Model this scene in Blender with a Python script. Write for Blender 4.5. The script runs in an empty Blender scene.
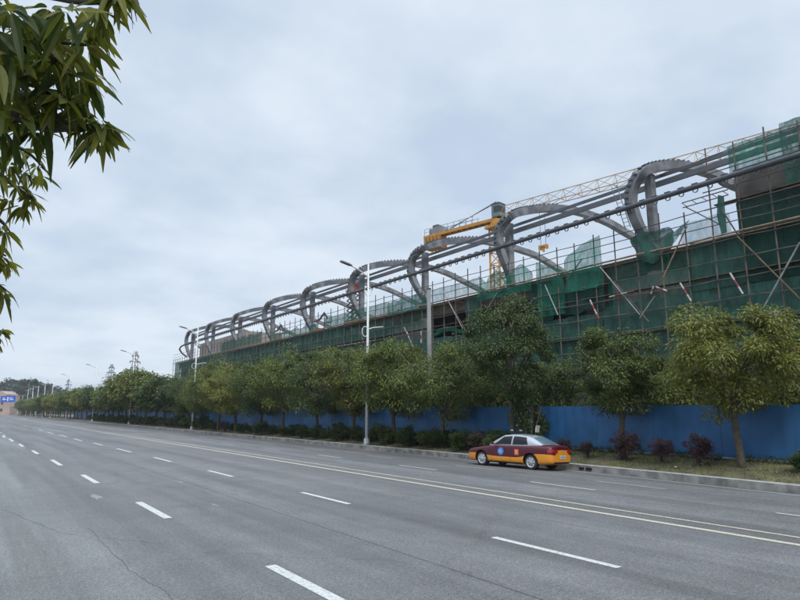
import bpy, bmesh, math, random
from mathutils import Vector, Matrix, noise
random.seed(11)
R = math.radians
sc = bpy.context.scene
COL = sc.collection

# ------------------------------------------------------------------ frame of reference
# X runs across the street (0 = where the photographer stands), Y runs along it, Z is up.
EYE = 2.2
PITCH = math.atan(111 / 600)
UX, UY = -0.57604, 0.81742
NX, NY = 0.81742, 0.57604
YAW = -math.atan2(NY, NX)

def ray(px, py):
    a, b, c = (px - 400) / 600, 1.0, (300 - py) / 600
    y = b * math.cos(PITCH) - c * math.sin(PITCH)
    z = b * math.sin(PITCH) + c * math.cos(PITCH)
    return Vector((a * NX + y * NY, a * UX + y * UY, z))

def onz(px, py, z=0.0):
    r = ray(px, py); t = (z - EYE) / r.z
    return Vector((0, 0, EYE)) + r * t

def onp(px, py, p):
    r = ray(px, py); t = p / r.x
    return Vector((0, 0, EYE)) + r * t

def deep(px, py, d):
    r = ray(px, py)
    h = math.hypot(r.x, r.y)
    return Vector((0, 0, EYE)) + r * (d / h)

def road_z(p):
    return -0.036 * max(0.0, p - 12.0)

def onroad(px, py):
    z = 0
    for _ in range(8):
        q = onz(px, py, z); z = road_z(q.x)
    return q

def s_at(px, p):
    return onp(px, 411, p).y

# ------------------------------------------------------------------ materials
MATS = {}
def nodes_of(name):
    m = bpy.data.materials.new(name); m.use_nodes = True
    nt = m.node_tree
    return m, nt, nt.nodes, nt.links, nt.nodes['Principled BSDF']

def mat(name, col, rough=0.6, metal=0.0, var=0.12, scale=3.0, bump=0.0, spec=0.5, bscale=40.0, col2=None, coat=0.0):
    m, nt, N, L, B = nodes_of(name)
    tc = N.new('ShaderNodeTexCoord')
    nz = N.new('ShaderNodeTexNoise'); nz.inputs['Scale'].default_value = scale; nz.inputs['Detail'].default_value = 6
    L.new(tc.outputs['Object'], nz.inputs['Vector'])
    rp = N.new('ShaderNodeValToRGB')
    c2 = col2 or [min(1, c * (1 + var)) for c in col]
    c1 = [c * (1 - var) for c in col]
    rp.color_ramp.elements[0].position = 0.35; rp.color_ramp.elements[1].position = 0.65
    rp.color_ramp.elements[0].color = (*c1, 1); rp.color_ramp.elements[1].color = (*c2, 1)
    L.new(nz.outputs['Fac'], rp.inputs['Fac']); L.new(rp.outputs['Color'], B.inputs['Base Color'])
    B.inputs['Roughness'].default_value = rough; B.inputs['Metallic'].default_value = metal
    B.inputs['Specular IOR Level'].default_value = spec
    B.inputs['Coat Weight'].default_value = coat
    B.inputs['Coat Roughness'].default_value = 0.08
    if bump:
        n2 = N.new('ShaderNodeTexNoise'); n2.inputs['Scale'].default_value = bscale; n2.inputs['Detail'].default_value = 4
        L.new(tc.outputs['Object'], n2.inputs['Vector'])
        b = N.new('ShaderNodeBump'); b.inputs['Strength'].default_value = bump; b.inputs['Distance'].default_value = 0.02
        L.new(n2.outputs['Fac'], b.inputs['Height']); L.new(b.outputs['Normal'], B.inputs['Normal'])
    MATS[name] = m
    return m

def leaf_mat(name, dark, light, trans=0.35, rough=0.5):
    m, nt, N, L, B = nodes_of(name)
    geo = N.new('ShaderNodeNewGeometry')
    nz = N.new('ShaderNodeTexNoise'); nz.inputs['Scale'].default_value = 0.9; nz.inputs['Detail'].default_value = 3
    L.new(geo.outputs['Position'], nz.inputs['Vector'])
    oi = N.new('ShaderNodeObjectInfo')
    a = N.new('ShaderNodeMath'); a.operation = 'MULTIPLY_ADD'; a.inputs[1].default_value = 0.45
    L.new(geo.outputs['Random Per Island'], a.inputs[0]); L.new(nz.outputs['Fac'], a.inputs[2])
    a2 = N.new('ShaderNodeMath'); a2.operation = 'MULTIPLY_ADD'; a2.inputs[1].default_value = 0.3
    L.new(oi.outputs['Random'], a2.inputs[0]); L.new(a.outputs[0], a2.inputs[2])
    rp = N.new('ShaderNodeValToRGB')
    rp.color_ramp.elements[0].position = 0.5; rp.color_ramp.elements[1].position = 1.15 if False else 1.0
    rp.color_ramp.elements[0].color = (*dark, 1); rp.color_ramp.elements[1].color = (*light, 1)
    L.new(a2.outputs[0], rp.inputs['Fac']); L.new(rp.outputs['Color'], B.inputs['Base Color'])
    B.inputs['Roughness'].default_value = rough
    tr = N.new('ShaderNodeBsdfTranslucent'); L.new(rp.outputs['Color'], tr.inputs['Color'])
    mx = N.new('ShaderNodeMixShader'); mx.inputs[0].default_value = trans
    L.new(B.outputs[0], mx.inputs[1]); L.new(tr.outputs[0], mx.inputs[2])
    L.new(mx.outputs[0], N['Material Output'].inputs['Surface'])
    MATS[name] = m
    return m

def net_mat(name, col, alpha, var=0.25, scale=0.8):
    m, nt, N, L, B = nodes_of(name)
    tc = N.new('ShaderNodeTexCoord')
    nmp = N.new('ShaderNodeMapping'); nmp.inputs['Scale'].default_value = (1.0, 1.6, 0.55); L.new(tc.outputs['Object'], nmp.inputs['Vector'])
    nz = N.new('ShaderNodeTexNoise'); nz.inputs['Scale'].default_value = scale; nz.inputs['Detail'].default_value = 9; nz.inputs['Roughness'].default_value = 0.68
    L.new(nmp.outputs[0], nz.inputs['Vector'])
    bw = N.new('ShaderNodeBump'); bw.inputs['Strength'].default_value = 0.8; bw.inputs['Distance'].default_value = 0.25
    L.new(nz.outputs['Fac'], bw.inputs['Height']); L.new(bw.outputs['Normal'], B.inputs['Normal'])
    rp = N.new('ShaderNodeValToRGB')
    rp.color_ramp.elements[0].position = 0.3; rp.color_ramp.elements[1].position = 0.7
    rp.color_ramp.elements[0].color = (*[c * 0.62 for c in col], 1); rp.color_ramp.elements[1].color = (*[min(1, c * 1.35) for c in col], 1)
    L.new(nz.outputs['Fac'], rp.inputs['Fac']); L.new(rp.outputs['Color'], B.inputs['Base Color'])
    B.inputs['Roughness'].default_value = 0.85; B.inputs['Specular IOR Level'].default_value = 0.2
    tl = N.new('ShaderNodeBsdfTranslucent'); L.new(rp.outputs['Color'], tl.inputs['Color'])
    m0 = N.new('ShaderNodeMixShader'); m0.inputs[0].default_value = 0.3 if alpha > .8 else 0.22
    L.new(B.outputs[0], m0.inputs[1]); L.new(tl.outputs[0], m0.inputs[2])
    tp = N.new('ShaderNodeBsdfTransparent')
    n2 = N.new('ShaderNodeTexNoise'); n2.inputs['Scale'].default_value = 2.2; n2.inputs['Detail'].default_value = 5
    L.new(nmp.outputs[0], n2.inputs['Vector'])
    mr = N.new('ShaderNodeMapRange')
    mr.inputs['From Min'].default_value = 0.3; mr.inputs['From Max'].default_value = 0.7
    mr.inputs['To Min'].default_value = max(0, alpha - var / 2); mr.inputs['To Max'].default_value = min(1, alpha + var / 2)
    L.new(n2.outputs['Fac'], mr.inputs['Value'])
    mx = N.new('ShaderNodeMixShader'); L.new(mr.outputs[0], mx.inputs[0])
    L.new(tp.outputs[0], mx.inputs[1]); L.new(m0.outputs[0], mx.inputs[2])
    L.new(mx.outputs[0], N['Material Output'].inputs['Surface'])
    MATS[name] = m
    return m

def asphalt_mat():
    m, nt, N, L, B = nodes_of('asphalt')
    tc = N.new('ShaderNodeTexCoord')
    def nz(scale, detail, vec=None, rough=0.6):
        n = N.new('ShaderNodeTexNoise'); n.inputs['Scale'].default_value = scale; n.inputs['Detail'].default_value = detail
        n.inputs['Roughness'].default_value = rough
        L.new(vec or tc.outputs['Object'], n.inputs['Vector']); return n
    mp = N.new('ShaderNodeMapping'); mp.inputs['Scale'].default_value = (1.0, 0.035, 1.0)
    L.new(tc.outputs['Object'], mp.inputs['Vector'])
    streak = nz(0.85, 5, mp.outputs[0])
    big = nz(0.13, 5); mid = nz(1.3, 6); fine = nz(48, 3, None, .8); grit = nz(17, 4, None, .8)
    def ramp(src, p0, p1, v0, v1):
        r = N.new('ShaderNodeMapRange'); r.inputs['From Min'].default_value = p0; r.inputs['From Max'].default_value = p1
        r.inputs['To Min'].default_value = v0; r.inputs['To Max'].default_value = v1
        L.new(src.outputs['Fac'], r.inputs['Value']); return r
    fs = [ramp(streak, .34, .66, .66, 1.22), ramp(big, .3, .7, .84, 1.16), ramp(mid, .3, .7, .88, 1.12),
          ramp(fine, .36, .64, .42, 1.62), ramp(grit, .34, .66, .62, 1.4)]
    prev = fs[0].outputs[0]
    for f in fs[1:]:
        k = N.new('ShaderNodeMath'); k.operation = 'MULTIPLY'; L.new(prev, k.inputs[0]); L.new(f.outputs[0], k.inputs[1]); prev = k.outputs[0]
    # cracks and sealed seams
    vor = N.new('ShaderNodeTexVoronoi'); vor.feature = 'DISTANCE_TO_EDGE'; vor.inputs['Scale'].default_value = 0.17
    wv = N.new('ShaderNodeVectorMath'); wv.operation = 'ADD'
    wn = nz(1.1, 5); sc_ = N.new('ShaderNodeVectorMath'); sc_.operation = 'SCALE'; sc_.inputs['Scale'].default_value = 1.4
    L.new(wn.outputs['Color'], sc_.inputs[0]); L.new(tc.outputs['Object'], wv.inputs[0]); L.new(sc_.outputs[0], wv.inputs[1])
    L.new(wv.outputs[0], vor.inputs['Vector'])
    cr = N.new('ShaderNodeMapRange'); cr.inputs['From Min'].default_value = 0.0; cr.inputs['From Max'].default_value = 0.006
    cr.inputs['To Min'].default_value = 0.72; cr.inputs['To Max'].default_value = 1.0
    L.new(vor.outputs['Distance'], cr.inputs['Value'])
    k = N.new('ShaderNodeMath'); k.operation = 'MULTIPLY'; L.new(prev, k.inputs[0]); L.new(cr.outputs[0], k.inputs[1]); prev = k.outputs[0]
    # the lighter strip near the photographer's kerb
    sx = N.new('ShaderNodeSeparateXYZ'); L.new(tc.outputs['Object'], sx.inputs[0])
    wob = N.new('ShaderNodeMath'); wob.operation = 'MULTIPLY_ADD'; wob.inputs[1].default_value = 1.1
    L.new(mid.outputs['Fac'], wob.inputs[0]); L.new(sx.outputs['X'], wob.inputs[2])
    dm = N.new('ShaderNodeMapRange'); dm.inputs['From Min'].default_value = 1.2; dm.inputs['From Max'].default_value = 3.4
    dm.inputs['To Min'].default_value = 0.75; dm.inputs['To Max'].default_value = 0.0
    L.new(wob.outputs[0], dm.inputs['Value'])
    cm = N.new('ShaderNodeMix'); cm.data_type = 'RGBA'
    cm.inputs[6].default_value = (0.122, 0.122, 0.122, 1); cm.inputs[7].default_value = (0.165, 0.17, 0.162, 1)
    L.new(dm.outputs[0], cm.inputs[0])
    vm = N.new('ShaderNodeVectorMath'); vm.operation = 'SCALE'
    L.new(cm.outputs[2], vm.inputs[0]); L.new(prev, vm.inputs['Scale'])
    L.new(vm.outputs[0], B.inputs['Base Color'])
    B.inputs['Roughness'].default_value = 0.62; B.inputs['Specular IOR Level'].default_value = 0.45
    b = N.new('ShaderNodeBump'); b.inputs['Strength'].default_value = 0.35; b.inputs['Distance'].default_value = 0.01
    L.new(fine.outputs['Fac'], b.inputs['Height']); L.new(b.outputs['Normal'], B.inputs['Normal'])
    MATS['asphalt'] = m; return m

def paint_mat(name, col):
    m, nt, N, L, B = nodes_of(name)
    tc = N.new('ShaderNodeTexCoord')
    n1 = N.new('ShaderNodeTexNoise'); n1.inputs['Scale'].default_value = 16; n1.inputs['Detail'].default_value = 8; n1.inputs['Roughness'].default_value = 0.75
    L.new(tc.outputs['Object'], n1.inputs['Vector'])
    rp = N.new('ShaderNodeValToRGB'); e = rp.color_ramp.elements
    e[0].position = 0.36; e[0].color = (0.22, 0.22, 0.22, 1); e[1].position = 0.50; e[1].color = (*col, 1)
    L.new(n1.outputs['Fac'], rp.inputs['Fac']); L.new(rp.outputs['Color'], B.inputs['Base Color'])
    B.inputs['Roughness'].default_value = 0.6
    MATS[name] = m; return m

asphalt_mat()
paint_mat('white_paint', (0.50, 0.51, 0.49)); paint_mat('yellow_paint', (0.47, 0.43, 0.32)); paint_mat('faded_paint', (0.38, 0.39, 0.385))
mat('earth', (0.12, 0.10, 0.07), 0.95, var=0.3, scale=0.5, bump=0.5, bscale=6)
mat('verge_soil', (0.105, 0.085, 0.052), 0.95, var=0.35, scale=1.6, bump=0.6, bscale=14, col2=(0.125, 0.125, 0.055))
mat('pavement', (0.28, 0.27, 0.25), 0.9, var=0.15, scale=2)
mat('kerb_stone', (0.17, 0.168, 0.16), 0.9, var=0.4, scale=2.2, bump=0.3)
mat('kerb_lit_top', (0.31, 0.31, 0.295), 0.85, var=0.15, scale=5)  # same kerb stone, paler colour paints the light on its top
mat('hoarding_blue', (0.022, 0.122, 0.30), 0.5, var=0.2, scale=0.7, bump=0.06, bscale=3)
mat('hoarding_faded', (0.030, 0.132, 0.31), 0.55, var=0.2, scale=0.8, bump=0.08, bscale=3)
mat('hoarding_dull', (0.020, 0.104, 0.255), 0.6, var=0.25, scale=0.6, bump=0.08, bscale=3)
mat('hoarding_foot', (0.38, 0.38, 0.36), 0.85, var=0.25, scale=4)
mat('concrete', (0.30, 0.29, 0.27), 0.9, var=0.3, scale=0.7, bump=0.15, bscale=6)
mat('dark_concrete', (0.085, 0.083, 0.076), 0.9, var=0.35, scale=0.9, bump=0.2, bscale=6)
mat('tan_concrete', (0.27, 0.245, 0.215), 0.9, var=0.14, scale=0.8)
mat('fascia', (0.11, 0.083, 0.066), 0.9, var=0.4, scale=2.2)
mat('timber', (0.24, 0.165, 0.11), 0.85, var=0.35, scale=3)
mat('steel_grey', (0.14, 0.145, 0.158), 0.55, 0.0, var=0.38, scale=1.1, bump=0.1, bscale=4)
mat('steel_dark', (0.075, 0.080, 0.095), 0.55, 0.0, var=0.2, scale=0.6)
mat('steel_beam', (0.088, 0.094, 0.11), 0.55, 0.0, var=0.2, scale=0.6)
mat('scaffold_tube', (0.085, 0.083, 0.080), 0.6, var=0.4, scale=1.2, col2=(0.15, 0.115, 0.09))
mat('light_tube', (0.25, 0.25, 0.25), 0.5, var=0.3, scale=2)
mat('board', (0.12, 0.09, 0.06), 0.9, var=0.4, scale=2)
mat('lamp_white', (0.62, 0.64, 0.64), 0.4, var=0.05)
mat('lamp_head', (0.09, 0.10, 0.11), 0.4)
mat('pole_concrete', (0.19, 0.19, 0.185), 0.8, var=0.15, scale=1)
mat('crane_yellow', (0.44, 0.21, 0.035), 0.5, var=0.15, scale=1)
mat('crane_weight', (0.36, 0.17, 0.04), 0.6, var=0.25)
mat('crane_pale', (0.38, 0.25, 0.12), 0.5, var=0.15, scale=1)
mat('crane_grey', (0.26, 0.28, 0.28), 0.5, var=0.15, scale=1)
mat('crane_cab', (0.12, 0.17, 0.17), 0.4, var=0.1)
mat('red_paint', (0.45, 0.045, 0.02), 0.45, var=0.15)
mat('tape_red', (0.25, 0.04, 0.05), 0.7, var=0.25, scale=5); mat('tape_white', (0.42, 0.41, 0.39), 0.7, var=0.25, scale=5)
mat('black_rubber', (0.018, 0.018, 0.02), 0.75, var=0.1)
mat('bark', (0.085, 0.072, 0.055), 0.95, var=0.3, scale=6, bump=0.6, bscale=18)
mat('twig', (0.05, 0.042, 0.03), 0.9, var=0.2, scale=6)
mat('pylon_steel', (0.14, 0.155, 0.17), 0.5)
mat('sign_blue', (0.01, 0.09, 0.50), 0.4, var=0.04)
mat('sign_white', (0.75, 0.76, 0.78), 0.5, var=0.04)
mat('pink_wall', (0.40, 0.30, 0.25), 0.9, var=0.12, scale=0.2)
mat('window_dark', (0.03, 0.035, 0.04), 0.15, var=0.1)
mat('hill_earth', (0.035, 0.05, 0.035), 0.95, var=0.3, scale=0.05)
# car
mat('car_maroon', (0.062, 0.004, 0.011), 0.4, var=0.05, coat=0.25, spec=0.3)
mat('car_orange', (0.70, 0.27, 0.018), 0.32, var=0.05, coat=0.6)
mat('car_silver', (0.36, 0.38, 0.42), 0.25, 0.35, var=0.03, coat=0.6)
mat('car_black', (0.012, 0.012, 0.014), 0.5, var=0.05)
mat('glass_dark', (0.008, 0.010, 0.012), 0.06, var=0.02, spec=0.35)
mat('glass_rear', (0.10, 0.17, 0.22), 0.03, var=0.02, spec=1.0)  # blue base colour paints the reflected sky into the glass
mat('alloy', (0.50, 0.51, 0.53), 0.35, 0.5, var=0.05)
mat('tail_red', (0.28, 0.008, 0.012), 0.15, var=0.05, coat=0.6)
mat('plate_white', (0.62, 0.64, 0.66), 0.4, var=0.02)
mat('emblem_blue', (0.02, 0.17, 0.55), 0.4, var=0.03)
mat('emblem_orange', (0.70, 0.12, 0.03), 0.4, var=0.03)
leaf_mat('leaf_yellow', (0.042, 0.070, 0.016), (0.235, 0.245, 0.050))
leaf_mat('leaf_mid', (0.030, 0.060, 0.016), (0.19, 0.225, 0.050))
leaf_mat('leaf_dark', (0.018, 0.040, 0.014), (0.105, 0.15, 0.040))
leaf_mat('leaf_hedge', (0.018, 0.045, 0.012), (0.07, 0.115, 0.028))
leaf_mat('leaf_purple', (0.045, 0.030, 0.034), (0.17, 0.10, 0.105))
leaf_mat('leaf_mango', (0.045, 0.075, 0.010), (0.26, 0.25, 0.025), trans=0.6, rough=0.6)
leaf_mat('leaf_far', (0.028, 0.045, 0.030), (0.060, 0.080, 0.048))
leaf_mat('grass_blade', (0.06, 0.085, 0.022), (0.20, 0.20, 0.07))
net_mat('net_dense', (0.055, 0.155, 0.125), 0.82, 0.34)
net_mat('net_dark', (0.022, 0.080, 0.064), 0.9, 0.16)
net_mat('net_thin', (0.018, 0.17, 0.115), 0.66, 0.3)
net_mat('net_sheer', (0.012, 0.17, 0.12), 0.42, 0.24)

# ------------------------------------------------------------------ mesh builder
class MB:
    def __init__(s): s.v = []; s.f = []; s.m = []; s.mats = []
    def mi(s, name):
        if name not in s.mats: s.mats.append(name)
        return s.mats.index(name)
    def face(s, idx, m): s.f.append(idx); s.m.append(s.mi(m))
    def poly(s, pts, m):
        b = len(s.v); s.v += [tuple(p) for p in pts]; s.face(tuple(range(b, b + len(pts))), m)
    def box(s, x0, x1, y0, y1, z0, z1, m):
        b = len(s.v)
        s.v += [(x0,y0,z0),(x1,y0,z0),(x1,y1,z0),(x0,y1,z0),(x0,y0,z1),(x1,y0,z1),(x1,y1,z1),(x0,y1,z1)]
        for q in ((0,3,2,1),(4,5,6,7),(0,1,5,4),(1,2,6,5),(2,3,7,6),(3,0,4,7)): s.face(tuple(b+i for i in q), m)
    def sweep(s, path, prof, m, side=None, closed_ends=True, scale=None):
        """prof: list of (a,b) offsets: a along the side vector, b along the normal"""
        path = [Vector(p) for p in path]; n = len(prof); b = len(s.v); k = len(path)
        sd = Vector(side) if side is not None else None
        for i, p in enumerate(path):
            t = (path[min(i+1,k-1)] - path[max(i-1,0)]).normalized()
            if sd is None:
                ref = Vector((0,0,1)) if abs(t.z) < 0.9 else Vector((1,0,0))
                a = t.cross(ref).normalized()
            else:
                a = (sd - t * sd.dot(t)).normalized()
            c = a.cross(t).normalized()
            sf = scale[i] if scale else 1.0
            for (x, y) in prof: s.v.append(tuple(p + a*x*sf + c*y*sf))
        for i in range(k-1):
            for j in range(n):
                s.face((b+i*n+j, b+i*n+(j+1)%n, b+(i+1)*n+(j+1)%n, b+(i+1)*n+j), m)
        if closed_ends:
            s.face(tuple(b+j for j in range(n))[::-1], m); s.face(tuple(b+(k-1)*n+j for j in range(n)), m)
    def tube(s, path, r, m, n=6, taper=None, ends=True):
        prof = [(math.cos(2*math.pi*i/n)*r, math.sin(2*math.pi*i/n)*r) for i in range(n)]
        s.sweep(path, prof, m, None, ends, taper)
    def bar(s, p, q, w, h, m, side=None):
        s.sweep([p, q], [(-w/2,-h/2),(w/2,-h/2),(w/2,h/2),(-w/2,h/2)], m, side)
    def build(s, name, parent=None, smooth=False, loc=None):
        me = bpy.data.meshes.new(name)
        v = s.v
        if loc is not None: v = [(a-loc[0], b-loc[1], c-loc[2]) for a,b,c in v]
        me.from_pydata(v, [], s.f)
        for mn in s.mats: me.materials.append(MATS[mn])
        me.polygons.foreach_set('material_index', s.m)
        if smooth: me.polygons.foreach_set('use_smooth', [True]*len(s.f))
        me.update()
        o = bpy.data.objects.new(name, me); COL.objects.link(o)
        if loc is not None: o.location = loc
        if parent: o.parent = parent
        return o

def tag(o, label=None, cat=None, group=None, kind=None):
    if label: o['label'] = label
    if cat: o['category'] = cat
    if group: o['group'] = group
    if kind: o['kind'] = kind
    return o
def thing(name, label, cat, loc=(0,0,0), rz=0, group=None):
    o = bpy.data.objects.new(name, None); COL.objects.link(o)
    o.location = loc; o.rotation_euler = (0,0,rz); o.empty_display_size = 0.2
    return tag(o, label, cat, group)
def copy_tree(o, parent=None):
    c = o.copy(); COL.objects.link(c); c.parent = parent
    for ch in list(o.children): copy_tree(ch, c)
    return c
def local(v, o): return v
def catmull(pts, n=8):
    P = [Vector(p) for p in pts]; P = [P[0]*2-P[1]] + P + [P[-1]*2-P[-2]]; out = []
    for i in range(1, len(P)-2):
        a,b,c,d = P[i-1:i+3]
        for k in range(n):
            t = k/n
            out.append(0.5*((2*b)+(c-a)*t+(2*a-5*b+4*c-d)*t*t+(3*b-a-3*c+d)*t*t*t))
    out.append(P[-2]); return out
def nz3(x,y,z): return noise.noise(Vector((x,y,z)))

# ------------------------------------------------------------------ ground, road, kerbs
ROAD_END = 450.0
def kerb_p(s):
    if s < 8: return 21.1
    if s < 16: return 21.1 + (s-8)/8*.8
    if s < 30: return 21.9 + (s-16)/14*.4
    return 22.3
g = MB(); g.poly([(-900,-250,-0.75),(1100,-250,-0.75),(1100,1500,-0.75),(-900,1500,-0.75)], 'earth')
tag(g.build('ground'), kind='structure')
S_ST = [-60,-20,0,8,10,12,14,16,20,25,30,60,100,150,220,300,380,ROAD_END]
def strip(name, cols, m, kind='structure', smooth=False):
    b = MB(); k = None
    for s in S_ST:
        for (pf, zf) in cols:
            p = pf(s); b.v.append((p, s, zf(p, s)))
    k = len(cols)
    for i in range(len(S_ST)-1):
        for j in range(k-1):
            b.face((i*k+j, i*k+j+1, (i+1)*k+j+1, (i+1)*k+j), m[j] if isinstance(m, (list,tuple)) else m)
    o = b.build(name, smooth=smooth); return tag(o, kind=kind)
rz = lambda p, s: road_z(p)
strip('road', [(lambda s:-5.0, rz),(lambda s:0.0, rz),(lambda s:12.0, rz),(lambda s:17.0, rz),(lambda s:kerb_p(s), rz)], 'asphalt', smooth=True)
# far kerb: lit lip painted as paler stone above the darker face
kz = lambda p, s: road_z(kerb_p(s))
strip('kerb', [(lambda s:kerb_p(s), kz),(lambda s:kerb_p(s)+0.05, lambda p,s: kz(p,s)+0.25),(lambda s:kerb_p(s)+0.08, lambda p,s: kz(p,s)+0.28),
               (lambda s:kerb_p(s)+0.22, lambda p,s: kz(p,s)+0.28),(lambda s:kerb_p(s)+0.23, lambda p,s: kz(p,s)+0.15)], ['kerb_stone','kerb_lit_top','kerb_lit_top','kerb_stone'])
b = MB()
for i in range(150):      # joints between the kerb stones, set just proud of the face
    s = -10 + i*1.0
    p = kerb_p(s); z = road_z(p)
    b.bar((p+0.0, s, z+0.02), (p+0.045, s, z+0.25), 0.009, 0.014, 'kerb_stone', side=(0,1,0))
tag(b.build('kerb_joints'), kind='structure')
# near kerb and pavement
strip('near_kerb', [(lambda s:-5.0, lambda p,s:0),(lambda s:-5.03, lambda p,s:0.15),(lambda s:-5.2, lambda p,s:0.15),(lambda s:-5.21, lambda p,s:0.05)], ['kerb_stone','kerb_lit_top','kerb_stone'])
strip('pavement', [(lambda s:-16.0, lambda p,s:0.13),(lambda s:-5.2, lambda p,s:0.13)], 'pavement')
# verge rising to the hoarding, and the ground behind it
def verge_z(p, s):
    k0 = kerb_p(s)+0.22; t = max(0, min(1, (p-k0)/(25.2-k0)))
    base = road_z(kerb_p(s))+0.24
    return base + (0.32-base)*t**0.8
b = MB(); PN = 14; st = [-20+0.8*i for i in range(100)] + [60+4*i for i in range(98)]
for s in st:
    k0 = kerb_p(s)+0.222
    for j in range(PN):
        p = k0 + (25.6-k0)*j/(PN-1)
        b.v.append((p, s, verge_z(p,s) + (0.035*nz3(p*1.7,s*1.7,0)+0.02*nz3(p*5,s*5,3)) * (0 if j == 0 else 1)))
for i in range(len(st)-1):
    for j in range(PN-1): b.face((i*PN+j, i*PN+j+1, (i+1)*PN+j+1, (i+1)*PN+j), 'verge_soil')
tag(b.build('verge', smooth=True), kind='structure')
b = MB(); b.poly([(25.6,-60,0.28),(40,-60,0.28),(40,455,0.28),(25.6,455,0.28)], 'earth'); b.poly([(25.6,-60,0.28),(25.6,455,0.28),(25.6,455,-0.7),(25.6,-60,-0.7)], 'earth')
tag(b.build('site_ground'), kind='structure')

# ------------------------------------------------------------------ painted markings
b = MB(); by = MB(); bf = MB()
def mark(bb, p0, p1, s0, s1, m):
    n = max(1, int((s1-s0)/6))
    for i in range(n):
        a = s0+(s1-s0)*i/n; c = s0+(s1-s0)*(i+1)/n
        z0 = road_z(p0)+0.005; z1 = road_z(p1)+0.005
        bb.poly([(p0,a,z0),(p1,a,z1),(p1,c,z1),(p0,c,z0)], m)
def dashline(pts_px, w, m, far_p=None, nfar=0, bb=b):
    last = None
    for (a, c) in pts_px:
        q0 = onroad(*a); q1 = onroad(*c)
        pm = (q0.x+q1.x)/2
        mark(bb, pm-w/2, pm+w/2, min(q0.y,q1.y), max(q0.y,q1.y), m); last = (pm, max(q0.y,q1.y))
    return last
dashline([((265,566.5),(345,600)),((135,502.5),(172,518)),((80,475),(100,483)),((50,460),(63,465.4)),((31,450.6),(39.4,454)),((18,444),(24.4,446.6)),((9,439),(13.6,441.4)),((2,435.8),(5.5,437.6))], 0.17, 'white_paint')
m_ = onroad(305,583); mark(b, m_.x-.085, m_.x+.085, onroad(345,600).y-1.2, onroad(345,600).y-.01, 'white_paint')
dashline([((492.5,537.5),(620,567.5)),((301,492.5),(350,504)),((207,470.6),(234,476.6)),((154,457.4),(171,461.8)),((118,448.6),(130,452.4)),((93.6,443),(102.4,445.4)),((74.4,438.8),(81.6,441)),((60,434.8),(66,437)),((48,432),(52,433.6)),((39,429.6),(43,430.8))], 0.14, 'white_paint')
for k in range(14):
    mark(b, 2.75, 2.9, 66+k*8, 68.6+k*8, 'faded_paint'); mark(b, 7.0, 7.14, 84+k*8, 86.5+k*8, 'faded_paint')
mark(b, 7.75, 7.9, -3.0, -0.6, 'white_paint')
L3p = onroad(535,482.5).x; L4p = onroad(607.5,482.5).x
L3 = [(onroad(590,490.5).y, onroad(535,482.5).y)]
s0 = L3[0][0]
for k in range(-3, 40):
    a = s0 + k*7.6
    mark(b if k < 3 else bf, L3p-0.06, L3p+0.06, a, a+2.6, 'white_paint' if k < 3 else 'faded_paint')
s0 = onroad(665,489).y
for k in range(-2, 30):
    a = s0 + k*7.6
    mark(bf, L4p-0.06, L4p+0.06, a, a+2.6, 'faded_paint')
kp = lambda s: kerb_p(s)-0.42
for i in range(60):
    a = -10+i*4
    p0 = kp(a); p1 = kp(a+4)
    bf.poly([(p0-.06,a,road_z(p0)+.005),(p0+.06,a,road_z(p0)+.003),(p1+.06,a+4,road_z(p1)+.003),(p1-.06,a+4,road_z(p1)+.005)], 'faded_paint')
mark(by, 11.46, 11.62, -40, 240, 'yellow_paint'); mark(by, 12.2, 12.32, -40, 240, 'yellow_paint')
tag(b.build('lane_markings'), kind='structure'); tag(by.build('centre_lines'), kind='structure'); tag(bf.build('faded_markings'), kind='structure')

mat('tar', (0.085, 0.085, 0.086), 0.7, var=0.3, scale=8); mat('asphalt_patch', (0.085, 0.087, 0.09), 0.75, var=0.45, scale=14, bump=0.4)
mat('asphalt_scuff', (0.21, 0.212, 0.21), 0.8, var=0.35, scale=12)
b = MB(); rc = random.Random(8)
def crack(pts, w, m='tar'):
    P = catmull(pts, 10); k = len(P); i0 = len(b.v)
    for i, p in enumerate(P):
        t = (P[min(i+1,k-1)]-P[max(i-1,0)]).normalized(); sd = Vector((t.y,-t.x,0)); o = sd*(.05*nz3(p.x*4,p.y*4,1)+.03*nz3(p.x*13,p.y*13,2)); ww = w*(.45+.9*abs(nz3(p.x*6,p.y*6,5)))
        for q in (p+o-sd*ww, p+o+sd*ww): b.v.append((q.x, q.y, road_z(q.x)+.0045))
    for i in range(k-1): a = i0+2*i; b.face((a,a+1,a+3,a+2), m)
def G0(x, y): q = onroad(x, y); return (q.x, q.y, 0)
crack([G0(88,528),G0(112,553),G0(138,575),G0(165,592),G0(185,612)], .006)
crack([G0(5,510),G0(60,532),G0(110,538),G0(165,545)], .005)
crack([(9.9,2,0),(9.85,20,0),(9.95,50,0),(9.9,120,0)], .007); crack([(5.75,1,0),(5.8,14,0),(5.7,40,0),(5.78,110,0)], .008)
for x, y, r1, r2, m in ((96,497,.5,.10,'asphalt_scuff'),(215,505,.22,.05,'asphalt_scuff'),(180,482,.3,.08,'asphalt_scuff'),(355,452.5,1.5,.16,'asphalt_scuff')):
    c = onroad(x, y); i0 = len(b.v); n = 18
    for i in range(n):
        a = 2*math.pi*i/n; rr = 1+.5*nz3(math.cos(a)*1.5+x, math.sin(a)*1.5, y); q = (c.x+math.cos(a)*r2*rr, c.y+math.sin(a)*r1*rr); b.v.append((q[0], q[1], road_z(q[0])+.0042))
    b.face(tuple(range(i0, i0+n)), m)
tag(b.build('road_cracks'), kind='structure')

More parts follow.
